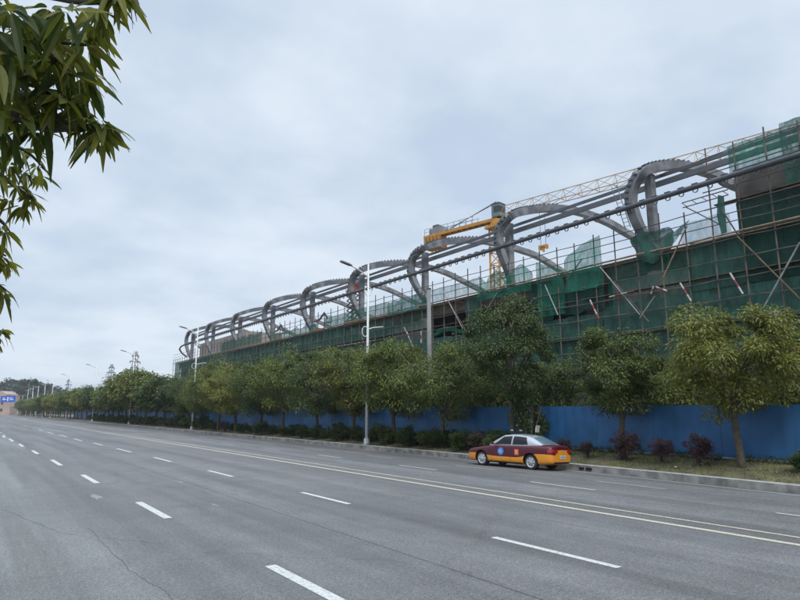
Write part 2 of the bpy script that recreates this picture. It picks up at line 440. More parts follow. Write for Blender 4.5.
# ------------------------------------------------------------------ grass and litter on the verge
b = MB()
for i in range(16000):
    s = 3 + 60*(random.random()**1.6); k0 = kerb_p(s)+0.26; p = random.uniform(k0, 25.2)
    if nz3(p*0.8, s*0.5, 7) < random.uniform(-.5,.12): continue
    z = verge_z(p,s); h = random.uniform(.04,.13); a = random.uniform(0,6.28); w = random.uniform(.012,.03)
    dx, dy = math.cos(a)*w, math.sin(a)*w; lx, ly = random.uniform(-.07,.07), random.uniform(-.07,.07)
    b.poly([(p-dx,s-dy,z-.02),(p+dx,s+dy,z-.02),(p+lx,s+ly,z+h)], 'grass_blade')
tag(b.build('grass'), 'short dry grass covering the verge behind the kerb', 'grass', kind='stuff')
b = MB()
for i in range(1500):
    s = 3 + 75*random.random(); k0 = kerb_p(s)+0.24; p = random.uniform(k0, 25.0)
    z = verge_z(p,s)+.03; a = random.uniform(0,6.28); r = random.uniform(.03,.06)
    q = [(p+math.cos(a+k*1.57)*r*(1 if k%2 else .5), s+math.sin(a+k*1.57)*r*(1 if k%2 else .5), z+random.uniform(-.01,.03)) for k in range(4)]
    b.poly(q, random.choice(['timber','fascia','board']))
tag(b.build('fallen_leaves'), 'brown fallen leaves scattered over the verge soil', 'leaves', kind='stuff')
for i,(px,py,m,sz,lb) in enumerate([(676,470,'tape_white',.07,'small white litter scrap on the verge below the third purple shrub'),
                                 (702,470,'tape_white',.06,'small white litter scrap on the verge left of the nearest tree trunk')]):
    q = onz(px,py,-0.05); b = MB(); z = verge_z(q.x,q.y)+.03
    b.poly([(q.x-sz,q.y-sz,z),(q.x+sz,q.y-sz*.6,z+.03),(q.x+sz*.7,q.y+sz,z+.05),(q.x-sz*.9,q.y+sz*.6,z+.02)], m)
    b.poly([(q.x-sz,q.y-sz,z-.02),(q.x+sz,q.y-sz*.6,z-.02),(q.x+sz*.7,q.y+sz,z+.0),(q.x-sz*.9,q.y+sz*.6,z-.02)], m)
    tag(b.build('litter_scrap'), lb, 'litter')
# storm drain mouth in the kerb face right of the car
q0 = onroad(597,471); p = kerb_p(q0.y)
b = MB(); zz = road_z(p)
b.box(p-.012,p+.03,q0.y-.35,q0.y-.05,zz+.05,zz+.17,'car_black'); b.box(p-.012,p+.03,q0.y+.06,q0.y+.3,zz+.06,zz+.16,'car_black')
tag(b.build('drain_mouth'), 'black drain openings in the kerb face behind the taxi', 'drain')

# ------------------------------------------------------------------ blue hoarding
HP = 25.25
root = thing('blue_hoarding', 'long blue sheet metal hoarding fencing off the building site', 'fence', (HP,0,0))
W = 3.0
s = -14.0; i = 0
while s < 200:
    hb = ['hoarding_blue','hoarding_faded','hoarding_blue','hoarding_dull'][(i*7+i//3)%4]; b = MB(); n = 10; z0 = 0.36; z1 = 2.44 + 0.012*nz3(i*3.1,0,0)
    for k in range(n+1):
        y = s + (W-0.012)*k/n; off = 0.012 if k % 2 else 0.0
        for z in (z0, (z0+z1)/2, z1): b.v.append((off + 0.008*nz3(y,z,2), y, z))
    for k in range(n):
        for r_ in range(2):
            a = k*3+r_; b.face((a, a+3, a+4, a+1), hb)
    y0, y1 = s, s+W-.012
    b.box(0.02,0.05,y0,y1,z1-.06,z1,'hoarding_blue')
    b.build('panel', root); s += W; i += 1
    b = MB(); b.box(0.055,0.115,s-.03,s+.03,0.25,z1-.02,'steel_dark'); b.build('post', root)
b = MB(); b.box(-0.06,0.16,-14,s,0.2,0.36,'hoarding_foot'); b.build('footing', root)
b = MB(); b.box(0.16,0.2,-14,s,2.28,2.34,'steel_dark'); b.build('rail', root)

# ------------------------------------------------------------------ building under construction
F = 40.0; SL = 13.4; END = 149.0
root = thing('unfinished_building', 'long unfinished concrete building wrapped in scaffolding and green nets', 'building', (F,0,0))
bl = MB()
def part(name, fn, *a):
    b = MB(); fn(b, *a); return b.build(name, root)
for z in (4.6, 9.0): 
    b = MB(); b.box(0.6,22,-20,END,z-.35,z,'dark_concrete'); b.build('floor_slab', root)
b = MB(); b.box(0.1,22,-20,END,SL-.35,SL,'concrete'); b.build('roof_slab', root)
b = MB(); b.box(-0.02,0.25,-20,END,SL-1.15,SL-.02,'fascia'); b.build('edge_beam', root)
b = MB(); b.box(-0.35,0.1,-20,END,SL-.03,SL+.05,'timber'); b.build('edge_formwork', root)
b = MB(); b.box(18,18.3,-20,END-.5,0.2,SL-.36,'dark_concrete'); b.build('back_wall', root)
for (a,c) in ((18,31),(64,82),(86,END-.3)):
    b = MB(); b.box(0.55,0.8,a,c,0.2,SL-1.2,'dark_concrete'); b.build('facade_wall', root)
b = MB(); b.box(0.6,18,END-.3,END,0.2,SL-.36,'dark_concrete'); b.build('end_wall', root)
COLS = [9.5, 24.2, 38.9, 52.0, 65.6, 79.6, 94.1, 109.4, 125.0, 139.5]
for s in COLS:
    for dp, zz in ((0.0,1),):
        b = MB(); n = 20; r = 0.78
        b.tube([(0.75-r*.6,s,0.2),(0.75-r*.6,s,SL-1.2)], r, 'concrete', 18); b.build('column', root, smooth=False)
for a_, c_ in ((onp(690,280,40.2).y, onp(612,285,40.2).y),(onp(428,325,40.2).y, onp(394,325,40.2).y)):
    b = MB(); b.box(0.2,0.4,a_,c_,9.3,SL-1.2,'concrete'); b.build('wall_panel', root)
for k in range(11):
    s = COLS[0]+k*13.4
    b = MB(); b.box(8.5,9.3,s,s+.8,.2,SL-.36,'dark_concrete'); b.build('inner_column', root)
# tall block at the right, tan stair block at the far end
SB = onp(735,190,40.35).y
b = MB(); b.box(0.35,12,-20,SB,SL-.02,18.15,'dark_concrete'); b.build('stair_block', root)
b = MB(); b.box(0.3,0.55,-20,17.6,0.2,SL-1.2,'dark_concrete'); b.build('facade_wall', root)
b = MB(); b.box(3.2,11,s_at(243,43.4),s_at(197,43.4),SL-.01,17.9,'tan_concrete'); b.build('far_block', root)

# ---- steel hoops and columns on the roof edge
def hoop_pts(pix, deps, scol, tail):
    # front leg bows out over the street, then the arch runs back across the roof, slightly turned
    out = [onp(x,y,d) for (x,y),d in zip(pix, deps)]
    K = 2.65
    for x, y in tail:
        r = ray(x, y); t = (40+K*scol)/(r.x+K*r.y); out.append(Vector((0,0,EYE))+r*t)
    e = out[-1]
    for p_, dz in ((58.2,0),(60.2,0)):
        if p_ < e.x+1: continue
        d = scol-(p_-40)/K
        out.append(Vector((p_, d, {58.2:17.0,60.2:13.6}[p_])))
    return [Vector((q.x,q.y-scol,q.z)) for q in out]
COLS = [9.5, 24.2, 38.9, 52.0, 65.6, 79.6, 94.1, 109.4, 125.0, 139.5]
FD = [39.9,39.3,38.9,38.8,38.9,39.3]
A = hoop_pts([(660,254),(648,240),(637,222),(631,200),(635,182),(645,171)], FD, COLS[1], [(665,166),(683,166.5),(702,170.5),(720,177),(738,187)])
B = hoop_pts([(512,284),(507,268),(501,252),(498.5,238),(502,225),(513,215)], FD, COLS[2], [(533,210),(555,208.5),(577,211.5),(605,221),(635,238)])
C = hoop_pts([(430,305),(421,294),(413,279),(411,266),(415,255),(427,247)], FD, COLS[3], [(450,241.5),(478,240.5),(500,244.5),(520,250),(542,259)])
avg = [Vector(((B[i].x+C[i].x)/2, (B[i].y+C[i].y)/2, (B[i].z+C[i].z)/2)) for i in range(min(len(B),len(C)))]
shapes = {24.2:A, 38.9:B, 52.0:C}
print('HOOPS', [tuple(round(v,1) for v in q) for q in A], [tuple(round(v,1) for v in q) for q in B], [tuple(round(v,1) for v in q) for q in C])
where = {9.5:'by the tall netted block', 24.2:'its foot wrapped in green net rag', 38.9:'directly in front of the crane cab',
         52.0:'directly below the crane counterweights', 65.6:'beside the red scissor lift', 79.6:'next one left of the scissor lift',
         94.1:'fourth from the far end of the roof', 109.4:'third from the far end of the roof', 125.0:'in front of the tan block', 139.5:'last one at the far rounded end'}
def sweep_lat(b, pts, hw, hh, m, sf):
    # box section whose flat sides face along the street
    k = len(pts); b0 = len(b.v)
    for i, p in enumerate(pts):
        t = (pts[min(i+1,k-1)]-pts[max(i-1,0)]).normalized()
        a = Vector((0,1,0)); a = (a - t*a.dot(t)).normalized(); c = a.cross(t).normalized(); f = sf[i]
        for x, y in ((-hw,-hh),(hw,-hh),(hw,hh),(-hw,hh)): b.v.append(tuple(p+a*x*f+c*y*f))
    for i in range(k-1):
        for j in range(4): b.face((b0+i*4+j,b0+i*4+(j+1)%4,b0+(i+1)*4+(j+1)%4,b0+(i+1)*4+j), m)
    b.face(tuple(b0+j for j in range(4)),m); b.face(tuple(b0+(k-1)*4+j for j in range(4)),m)
def teeth_mesh(b, pts, i0, i1, half):
    ctr = Vector((45, -2, 17.2))
    acc = 0; prev = pts[i0]
    for i in range(i0, i1):
        p, q = pts[i], pts[i+1]; L_ = (q-p).length; t = (q-p)/L_
        nr = p - ctr; nr = (nr - t*nr.dot(t)).normalized()
        out = nr
        d = 0.42 - acc
        while d < L_:
            o = p + t*d
            b.bar(o+out*(half-.06), o+out*(half+.15), 0.42, 0.15, 'steel_dark', side=tuple(out.cross(t))); d += 0.42
        acc = L_ - (d-0.42)
        b.bar(p+out*(half-.04), q+out*(half-.04), 0.5, 0.06, 'steel_grey', side=tuple(out.cross(t)))
for s in COLS:
    sh = shapes.get(s, avg); rt = thing('steel_hoop', 'grey steel hoop frame on the roof edge, ' + where[s], 'steel frame', (0,s,0), 0, 'steel hoops along the roof edge')
    pts = catmull(sh, 8); n = len(pts)
    b = MB(); sf = [.72+.28*min(1,i/(n*.2)) - 0.18*max(0,(i/n-.45)/.55) for i in range(n)]
    sweep_lat(b, pts, .34, .33, 'steel_grey', sf)
    b.build('arch', rt)
    if s < 100:
        b = MB(); teeth_mesh(b, pts, int(n*.2), int(n*.60), 0.33); b.build('bolt_lugs', rt)
    b = MB(); b.box(39.8,40.4,-.27,.27,SL,19.75,'steel_grey'); b.box(39.7,40.5,-.42,.42,SL+.05,SL+.15,'steel_dark')
    b.build('column', rt)
# extra column near the far end

# ---- rails
def beam(name, label, p, zpix, w, h, m, s0=-18, s1=146, round_=False, endcurve=True):
    z = onp(*zpix, p).z
    rt = thing(name, label, 'steel beam', (0,0,0))
    path = [(p, s, z) for s in [s0+ (s1-8-s0)*i/24 for i in range(25)]]
    if endcurve:
        path += [(p+.15, s1-4, z-.12),(p+.6, s1-1.2, z-.5),(p+1.6, s1+.4, z-1.2),(p+3, s1+1.4, z-1.9)]
    b = MB()
    if round_: b.tube(path, w, m, 10)
    else: b.sweep(path, [(-w/2,-h/2),(w/2,-h/2),(w/2,h/2),(-w/2,h/2)], m, side=(1,0,0))
    b.build('span', rt); return rt, z
pr, pz = beam('steel_pipe', 'dark round steel pipe with hanging brackets, lowest of the three long roof rails', 38.1, (620,210), 0.185, 0, 'steel_dark', round_=True)
beam('steel_beam', 'dark box beam, topmost of the three long roof rails', 41.2, (620,189.8), .16, .24, 'steel_dark')
beam('steel_beam', 'broad grey box beam, middle one of the three long roof rails', 41.2, (620,196.8), .24, .40, 'steel_beam')
hm = None
rest = MB()
def hang(b, y):
    path = [(38.1,y-.16,pz+.2),(38.1,y-.16,pz-.18),(38.1,y-.16,pz-.3),(38.1,y-.08,pz-.38),(38.1,y+.08,pz-.38),(38.1,y+.16,pz-.3),(38.1,y+.16,pz-.18),(38.1,y+.16,pz+.2)]
    b.sweep(path, [(-.04,-.022),(.04,-.022),(.04,.022),(-.04,.022)], 'steel_grey', side=(1,0,0))
    b.box(38.0,38.2,y-.2,y+.2,pz+.17,pz+.24,'steel_dark')
k = 0; y = 9.0
while y < 136:
    if k < 100:
        b = MB(); hang(b, y); b.build('bracket', pr)
    else: hang(rest, y)
    y += 0.98; k += 1
tag(rest.build('bracket', pr), kind='stuff')
# ladder by the second hoop
rt = thing('ladder', 'thin steel ladder leaning on the rails left of the nearest hoop', 'ladder', (0,0,0))
a0, a1 = onp(628,228,38.6), onp(614,186,38.6)
for off in (-.22,.22):
    b = MB(); b.tube([a0+Vector((0,off,0)), a1+Vector((0,off,0))], .035, 'steel_grey', 6); b.build('stile', rt)
for i in range(11):
    q = a0.lerp(a1, (i+.5)/11); b = MB(); b.tube([q+Vector((0,-.22,0)), q+Vector((0,.22,0))], .022, 'steel_grey', 5); b.build('rung', rt)

# ------------------------------------------------------------------ scaffolding
SP = 38.75
scaf = thing('scaffolding', 'brown steel tube scaffolding across the whole front of the unfinished building', 'scaffolding', (0,0,0.2))
scaf.location = (0,0,0)
ss = []; s = 6.2; 
while s < END+1: ss.append(s); s += 1.86
for i, s in enumerate(ss):
    top = SL + 2.2 + 0.5*random.random()
    if s < 19.5: top = 19.3 + .4*random.random()
    if 19.4 < s < 20.6: top = 19.9
    if s > 140: top = SL+1.0
    b = MB(); lean = random.uniform(-.05,.05)
    b.tube([(SP,s,0.2),(SP+lean*.3,s+lean,top)], 0.052, 'scaffold_tube', 6)
    b.build('standard', scaf)
zs = [1.6+1.27*i for i in range(10)]
for z in zs + [SL+.75, SL+1.35, SL+1.95]:
    b = MB(); path = [(SP-.08, s, z+random.uniform(-.05,.05)) for s in ss]
    b.tube(path, 0.04 if z < SL else .034, 'scaffold_tube', 5); b.build('ledger', scaf)
for z in (SL+.75+1.2*i for i in range(1,5)):
    b = MB(); b.tube([(SP-.08, s, z+random.uniform(-.04,.04)) for s in (3.0,8,12,16,19.6)], 0.04, 'scaffold_tube', 5); b.build('ledger', scaf)
for z in (3.9, 7.8, 10.9):
    b = MB(); b.box(SP+.05,SP+.65,4,END,z-.03,z+.02,'board'); b.build('walk_board', scaf)
b = MB(); b.box(SP-.02,SP+.6,2,19.0,15.55,15.6,'board'); b.build('walk_board', scaf)
br = [((600,267),(640,315),'light_tube'),((737,236),(800,299),'board'),((800,242),(758,318),'light_tube'),((687,226),(663,278),'timber'),
      ((443,291),(463,329),'light_tube'),((497,293),(485,313),'light_tube'),((404,327),(421,364),'light_tube'),((582,259),(567,280),'scaffold_tube'),
      ((545,285),(558,315),'light_tube'),((722,210),(738,235),'scaffold_tube'),((655,296),(640,318),'light_tube'),((704,397),(693,384),'light_tube')]
for a, c, m in br:
    b = MB(); b.tube([onp(*a,SP-.17), onp(*c,SP-.17)], 0.05, m, 6); b.build('brace', scaf)
for i in range(22):
    s = 12+i*6.1; z = 2+ (i%3)*3.2
    b = MB(); b.tube([(SP-.17,s,z),(SP-.17,s+2.6,z+3.4)], 0.04, 'scaffold_tube', 5); b.build('brace', scaf)
for s in ss[::3]:
    b = MB(); b.tube([(SP,s,SL-.4),(F+.2,s,SL-.4)], .035, 'scaffold_tube', 5); b.build('tie', scaf)
b = MB(); b.tube([(SP-.2, s, SL-.02+random.uniform(-.03,.03)) for s in ss], 0.07, 'timber', 6); b.build('ledger', scaf)
b = MB(); b.box(SP+.02,SP+.3,4,110,SL-.16,SL-.1,'timber'); b.build('walk_board', scaf)
# landing outrigger by the tall block
b = MB()
for z in (16.0,16.35): b.tube([(SP,18.0,z),(SP,21.1,z)], .04, 'scaffold_tube', 5)
for i in range(5): b.tube([(SP,18+i*.7,16.0),(SP,18.35+i*.7,16.35)], .025, 'scaffold_tube', 5)
b.tube([(SP,20.9,16.0),(SP,18.4,13.9)], .04, 'scaffold_tube', 5)
b.build('outrigger', scaf)

# ------------------------------------------------------------------ safety nets
def net(name, label, s0, s1, zlo, zhi, p, m, amp=0.12, group=None, ds=0.45, nzn=None, seed=0, belly=0.0, fold=0.0):
    zl = zlo if callable(zlo) else (lambda s: zlo); zh = zhi if callable(zhi) else (lambda s: zhi)
    ns = max(3, int((s1-s0)/ds)); H_ = zh((s0+s1)/2)-zl((s0+s1)/2); nzn = nzn or max(3, int(H_/0.42)+1)
    b = MB()
    for i in range(ns+1):
        s = s0+(s1-s0)*i/ns
        bay = abs(math.sin((s-6.2)/1.86*math.pi))
        for j in range(nzn+1):
            t = j/nzn; z = zl(s)+(zh(s)-zl(s))*t
            lift = abs(math.sin((z-1.6)/1.27*math.pi))
            pp = p + amp*(.9*nz3(s*.55,z*.55,seed)+.5*nz3(s*1.9,z*1.6,seed+5)) + .10*bay*lift*(1 if amp else 0) - belly*math.sin(math.pi*t)
            pp += fold*nz3(s*3.1, z*.7, seed+9)
            b.v.append((pp, s+.04*nz3(s,z*2,seed+3), z))
    for i in range(ns):
        for j in range(nzn):
            a = i*(nzn+1)+j; b.face((a, a+1, a+nzn+2, a+nzn+1), m)
    o = b.build(name, smooth=True, loc=None); return tag(o, label, 'net', group)
NP = 39.05
bX = lambda x, p=NP: onp(x, 223-.23*(x-800), p).y
G = 'green nets hung on the scaffolding'
N_ = net
wob = lambda base, a, sd: (lambda s: base + a*nz3(s*.6, sd, 0) + a*.5*nz3(s*2.1, sd, 4))
N_('safety_net', 'dense green net over the lower storeys behind the two nearest trees', 4, bX(600), .3, 10.05, NP, 'net_dense', .16, G, seed=1)
N_('safety_net', 'wide green net on the lower storeys behind the tall dark tree', bX(600)+.05, bX(432), .3, wob(9.7,.3,3), NP, 'net_dense', .22, G, seed=2)
N_('safety_net', 'green net on the lower storeys below the pale wall panels', bX(432)+.05, bX(392), .3, wob(9.8,.2,5), NP, 'net_dense', .18, G, seed=3)
N_('safety_net', 'torn see-through net over pale wall panels left of the concrete pole', bX(431), bX(392), 9.6, SL-.7, NP+.1, 'net_sheer', .2, G, seed=31, fold=.2)
N_('safety_net', 'green net behind the near lamp post, left of the pale wall panels', bX(392)+.05, bX(345), .3, wob(SL-.75,.15,5), NP, 'net_dense', .18, G, seed=33)
N_('safety_net', 'far stretch of green net above the tree tops right of the far lamp post', bX(345)+.05, bX(240), .3, SL-.05, NP, 'net_dense', .18, G, seed=4, ds=.7)
N_('safety_net', 'green net at the far end of the building behind the far lamp post', bX(240)+.05, END, .3, SL+.25, NP, 'net_dense', .2, G, seed=5, ds=.8)
N_('safety_net', 'dark green net covering the tall block at the right edge', 2, onp(736,205,NP).y, 10.1, wob(15.75,.5,8), NP, 'net_dark', .10, G, seed=6)
N_('safety_net', 'bright green net strip across the rails at the top right', onp(784,150,38.95).y, onp(729,170,38.95).y, lambda s: 17.3, lambda s: 19.35, 38.95, 'net_thin', .10, G, seed=7)
N_('safety_net', 'vertical green net tail hanging at the right edge beside the rail', 9.5, onp(782,150,38.9).y, SL+2.2, 19.6, 38.9, 'net_dense', .25, G, seed=17, fold=.2)
N_('safety_net', 'pale see-through net in front of the concrete column below the nearest hoop', bX(690)+.05, bX(606), wob(10.0,.2,2), SL-.35, NP+.05, 'net_sheer', .12, G, seed=8, fold=.1)
N_('safety_net', 'dense green net just under the roof edge left of the tall block', bX(742), bX(690), 10.1, SL+.05, NP-.06, 'net_dense', .12, G, seed=9)
N_('safety_net', 'loose billowing net on the roof rail between the two nearest hoops', bX(606), bX(568), SL-1.8, lambda s: SL+1.2+1.2*(bX(568)-s)/(bX(568)-bX(606))+.3*nz3(s*1.1,2,2), 38.55, 'net_thin', .35, G, seed=10, fold=.25)
N_('safety_net', 'pointed green net flap left of the billowing net', bX(566), bX(540), SL-3.4, lambda s: SL+.2+.5*(s-bX(566))*.9, 38.65, 'net_thin', .25, G, seed=11, fold=.2)
N_('safety_net', 'torn dark net hanging over the opening below the billowing net', bX(604), bX(562), wob(SL-3.5,.4,2), wob(SL-1.4,.5,6), 38.9, 'net_dark', .25, G, seed=12, fold=.3)
N_('safety_net', 'sheer green net on the roof railing right of the nearest hoop', bX(733), bX(683), SL+.05, wob(SL+1.5,.35,41), SP+.1, 'net_sheer', .2, G, seed=13)
N_('safety_net', 'ragged net fan around the foot of the hoop in front of the crane', bX(535), bX(482), SL-.9, lambda s: SL+.7+1.0*abs(math.sin((s-bX(535))*1.1)), 38.6, 'net_thin', .3, G, seed=14, fold=.25)
N_('safety_net', 'sheer green net on the roof railing below the crane tail', bX(480), bX(433), SL+.05, wob(SL+1.45,.3,43), SP+.1, 'net_sheer', .2, G, seed=15)
N_('safety_net', 'crumpled green net arch over the pale wall panels', bX(430), bX(392), lambda s: SL-.4, lambda s: SL+1.2+.5*nz3(s*.8,0,0), 38.5, 'net_dense', .35, G, seed=16, fold=.3)
N_('safety_net', 'thin green net railing left of the crumpled net arch', bX(390), bX(325), SL-.1, SL+1.4, SP+.1, 'net_thin', .15, G, seed=18, fold=.1)
N_('safety_net', 'thin green net railing in front of the tan block', bX(262), bX(222), SL+.0, wob(SL+1.9,.3,9), SP+.1, 'net_dense', .2, G, seed=19, ds=.7)
N_('safety_net', 'thin green net railing beside the small red lift', bX(318), bX(270), SL-.2, wob(SL+1.1,.6,12), SP+.1, 'net_thin', .2, G, seed=20, ds=.6)
N_('safety_net', 'sagging net strip below the dark opening under the crane', bX(487), bX(434), lambda s: 10.2-.5*math.sin((s-bX(487))/6*math.pi)**2, lambda s: 10.75-.7*math.sin((s-bX(487))/6*math.pi)**2, 38.9, 'net_thin', .1, G, seed=21)
N_('safety_net', 'green net patch on the brown edge beam left of the tall dark tree', bX(478), bX(466), 10.2, SL-.1, 38.95, 'net_dense', .15, G, seed=22)
N_('safety_net', 'dark green net curtain right of the hoop in front of the crane', bX(552), bX(530), 9.7, SL-.2, 38.98, 'net_dark', .2, G, seed=23, fold=.2)
# crumpled rag round the foot of the nearest hoop
b = MB(); c = onp(652,250,39.2); n = 22; m = 10
for j in range(m+1):
    t = j/m; z = c.z-1.0+2.2*t
    for i in range(n):
        a = 2*math.pi*i/n; r = (1.0+.45*t) * (1+.35*nz3(math.cos(a)*1.6,math.sin(a)*1.6,t*2.2)) 
        b.v.append((c.x+.2+math.cos(a)*r*.75, c.y+math.sin(a)*r, z+.35*nz3(math.cos(a)*2,math.sin(a)*2,9+t)))
for j in range(m):
    for i in range(n): b.face((j*n+i, j*n+(i+1)%n, (j+1)*n+(i+1)%n, (j+1)*n+i), 'net_dense')
w0 = [onp(*q,38.6) for q in ((664,252),(675,242),(690,219),(664,240))]
b.poly(w0, 'net_dense')
tag(b.build('safety_net', smooth=True), 'crumpled green net rag tied round the foot of the nearest hoop', 'net', G)
b = MB(); q = [onp(*q,38.6) for q in ((718,195),(724,196),(727,232),(722,236),(717,215))]; b.poly(q,'net_dense')
b.poly([v+Vector((.06,0.05,0)) for v in q],'net_dense')
tag(b.build('safety_net'), 'narrow twisted green net hanging left of the tall netted block', 'net', G)

# warning poles wrapped in red and white
wp = [((609.5,297),(633.5,291),'lying level below the pale see-through net'),((651,294),(653.5,286),'short upright one below the nearest hoop'),
      ((656,287),(667,291),'short slanting one below the nearest hoop'),((680,283),(691,301),'steep one right of the pale see-through net'),
      ((730,273),(743,294),'steep one below the tall netted block'),((590,300),(599,319),'hanging right of the tall dark tree'),
      ((421,331),(421,343),'upright, left of the grey concrete pole'),((407,332),(409,338),'shortest stub, left of the concrete pole'),
      ((780,331),(795,332.5),'half hidden by leaves at the right edge'),((338,346),(377,340),'long level one behind the near lamp post')]
for a, c, lb in wp:
    P0, P1 = onp(*a,38.45), onp(*c,38.45); b = MB(); L_ = (P1-P0).length; k = max(3,int(L_/.42))
    for i in range(k):
        q0, q1 = P0.lerp(P1,i/k), P0.lerp(P1,(i+1)/k)
        b.tube([q0,q1], .06 if L_ < 5 else .04, 'tape_red' if i%2 else 'tape_white', 7)
    tag(b.build('warning_pole'), 'red and white striped pole on scaffolding, '+lb, 'pole', 'striped warning poles on the scaffolding')

# ------------------------------------------------------------------ roof machines
def lift(px, py, p, hgt, label, kind):
    q = onp(px, py, p); q.z = SL
    rt = thing('scissor_lift' if kind == 's' else 'boom_lift', label, 'lift', q)
    b = MB(); b.box(-.5,.5,-1.1,1.1,.3,.95,'red_paint'); b.build('base', rt)
    for y in (-.8,.8):
        for x in (-.5,.38):
            w = MB(); w.tube([(x,y,.3),(x+.14,y,.3)], .3, 'black_rubber', 12); w.build('wheel', rt)
    if kind == 's':
        b = MB(); n = 6; dz = (hgt-1.0)/n
        for i in range(n):
            z = 1.0+i*dz
            for x in (-.38,.38):
                b.bar((x,-.85,z),(x,.85,z+dz),.1,.14,'car_black'); b.bar((x+.05,.85,z),(x+.05,-.85,z+dz),.1,.14,'car_black')
        b.build('scissor_arms', rt)
        b = MB(); b.box(-.5,.5,-1.0,1.0,hgt,hgt+.12,'red_paint')
        for x in (-.48,.48):
            for y in (-.95,0,.95): b.bar((x,y,hgt+.1),(x,y,hgt+1.1),.05,.05,'red_paint')
            b.bar((x,-.95,hgt+1.1),(x,.95,hgt+1.1),.06,.06,'red_paint')
        b.box(-.45,.45,-.9,.3,hgt+.14,hgt+.75,'red_paint'); b.build('platform', rt)
    else:
        b = MB(); b.sweep([(0,.3,.9),(0,1.6,2.1),(0,-.4,2.3),(0,-1.9,3.1),(0,-2.9,2.2)], [(-.1,-.12),(.1,-.12),(.1,.12),(-.1,.12)],'car_black',side=(1,0,0)); b.build('boom', rt)
        b = MB(); b.box(-.4,.4,-3.4,-2.7,1.5,1.6,'steel_dark')
        for x in (-.4,.4):
            for y in (-3.4,-2.7): b.bar((x,y,1.5),(x,y,2.5),.06,.06,'steel_dark')
        b.box(-.4,.4,-3.42,-3.38,2.4,2.5,'steel_dark'); b.build('basket', rt)
    return rt
lift(352,322,41.2,5.0,'raised red scissor lift with black zigzag arms on the roof slab','s')
lift(318,330,41.5,3,'folding boom lift with black arm bent above the roof slab','b')
lift(276,341,41.5,3,'small red boom lift on the roof slab near the tan block','b')

# ------------------------------------------------------------------ tower crane
cr = thing('tower_crane', 'yellow tower crane rising behind the unfinished building', 'crane', (0,0,0))
cb = deep(498,300,1); 
CP = 54.8; CS = onp(498,215,54.8).y; ZT = 26.0
def lattice(b, P0, P1, w, n, m, r=.06, up=Vector((0,0,1)), tri=False):
    P0 = Vector(P0); P1 = Vector(P1); t = (P1-P0).normalized(); ref = up if abs(t.dot(up)) < .9 else Vector((1,0,0))
    a = t.cross(ref).normalized(); c = a.cross(t).normalized()
    cs = [(-1,-1),(1,-1),(0,1)] if tri else [(-1,-1),(1,-1),(1,1),(-1,1)]
    off = [a*(x*w/2)+c*(y*w/2) for x,y in cs]
    for o in off: b.bar(P0+o, P1+o, r*1.8, r*1.8, m)
    for i in range(n):
        q0 = P0.lerp(P1,i/n); q1 = P0.lerp(P1,(i+1)/n)
        for j in range(len(off)):
            o0, o1 = off[j], off[(j+1)%len(off)]
            b.bar(q0+o0, q1+o1, r, r, m)
            b.bar(q0+o0, q0+o1, r, r, m)
cb = MB(); lattice(cb, (CP,CS,0), (CP,CS,ZT), 1.7, 16, 'crane_yellow', .10); cb.build('mast', cr)
cb = MB(); cb.box(CP-1.3,CP+1.3,CS-1.3,CS+1.3,ZT,ZT+.35,'crane_yellow'); cb.tube([(CP,CS,ZT+.3),(CP,CS,ZT+1.1)],1.05,'crane_yellow',16); cb.build('slewing_ring', cr)
ZJ = ZT+1.3
def jp(px, py):   # points of the jib line in its own vertical plane, slightly turned from the building
    return None
jd = -ray(-227,411); jd.z = 0; jd.normalize()
jside = Vector((jd.y,-jd.x,0))
O = Vector((CP,CS,ZJ))
cb = MB(); q = O - jside*0.3
M_ = Matrix((( jd.x, jside.x, 0),(jd.y, jside.y, 0),(0,0,1)))
def lbox(b, x0,x1,y0,y1,z0,z1,m, O=O):
    i = len(b.v); b.box(x0,x1,y0,y1,z0,z1,m)
    for k in range(i, len(b.v)): b.v[k] = tuple(O + M_ @ Vector(b.v[k]))
lbox(cb,-.55,.7,-.7,.7,.2,1.95,'crane_cab'); lbox(cb,-.6,.75,-.75,.75,1.95,2.1,'steel_dark'); cb.build('cab', cr)
cb = MB(); lbox(cb,-.2,.72,-.72,.72,.8,1.65,'window_dark'); cb.build('cab_window', cr)
cb = MB(); lbox(cb,-12.8,.2,-.6,-.35,-.25,.15,'crane_yellow'); lbox(cb,-12.8,.2,.35,.6,-.25,.15,'crane_yellow')
for i in range(12): lbox(cb,-12.6+i*1.05,-12.4+i*1.05,-.35,.35,-.2,.1,'crane_yellow')
lbox(cb,-12.8,-1,-.34,.34,.1,.14,'crane_grey'); cb.build('counter_jib', cr)
for i in range(5):
    cb = MB(); lbox(cb,-12.5+i*.64,-12.16+i*.64,-.9,.9,-2.0,-.2,'crane_weight'); cb.build('counterweight', cr)
cb = MB(); 
for sd in (-.62,.62):
    for i in range(9): lbox(cb,-12.6+i*1.1,-12.55+i*1.1,sd-.03,sd+.03,.15,1.1,'crane_grey')
    lbox(cb,-12.6,-3.6,sd-.03,sd+.03,1.05,1.1,'crane_grey'); lbox(cb,-12.6,-3.6,sd-.03,sd+.03,.6,.64,'crane_grey')
cb.build('handrail', cr)
cb = MB(); lbox(cb,-11.8,-9.2,-.5,.5,.15,1.0,'crane_grey'); lbox(cb,-11.2,-10.2,-.4,.4,1.0,1.5,'steel_dark'); cb.build('winch', cr)
cb = MB(); cb.tube([O+M_@Vector((-9.5,0,.3)), O+M_@Vector((0,0,2.4))], .05, 'steel_dark', 5); cb.tube([O+M_@Vector((-8.0,.3,.3)), O+M_@Vector((0,.3,2.4))], .05, 'steel_dark', 5); cb.build('tie_bar', cr)
JL = 58
J0 = O + jd*0.9 + Vector((0,0,.95)); J1 = O + jd*JL + Vector((0,0,1.0))
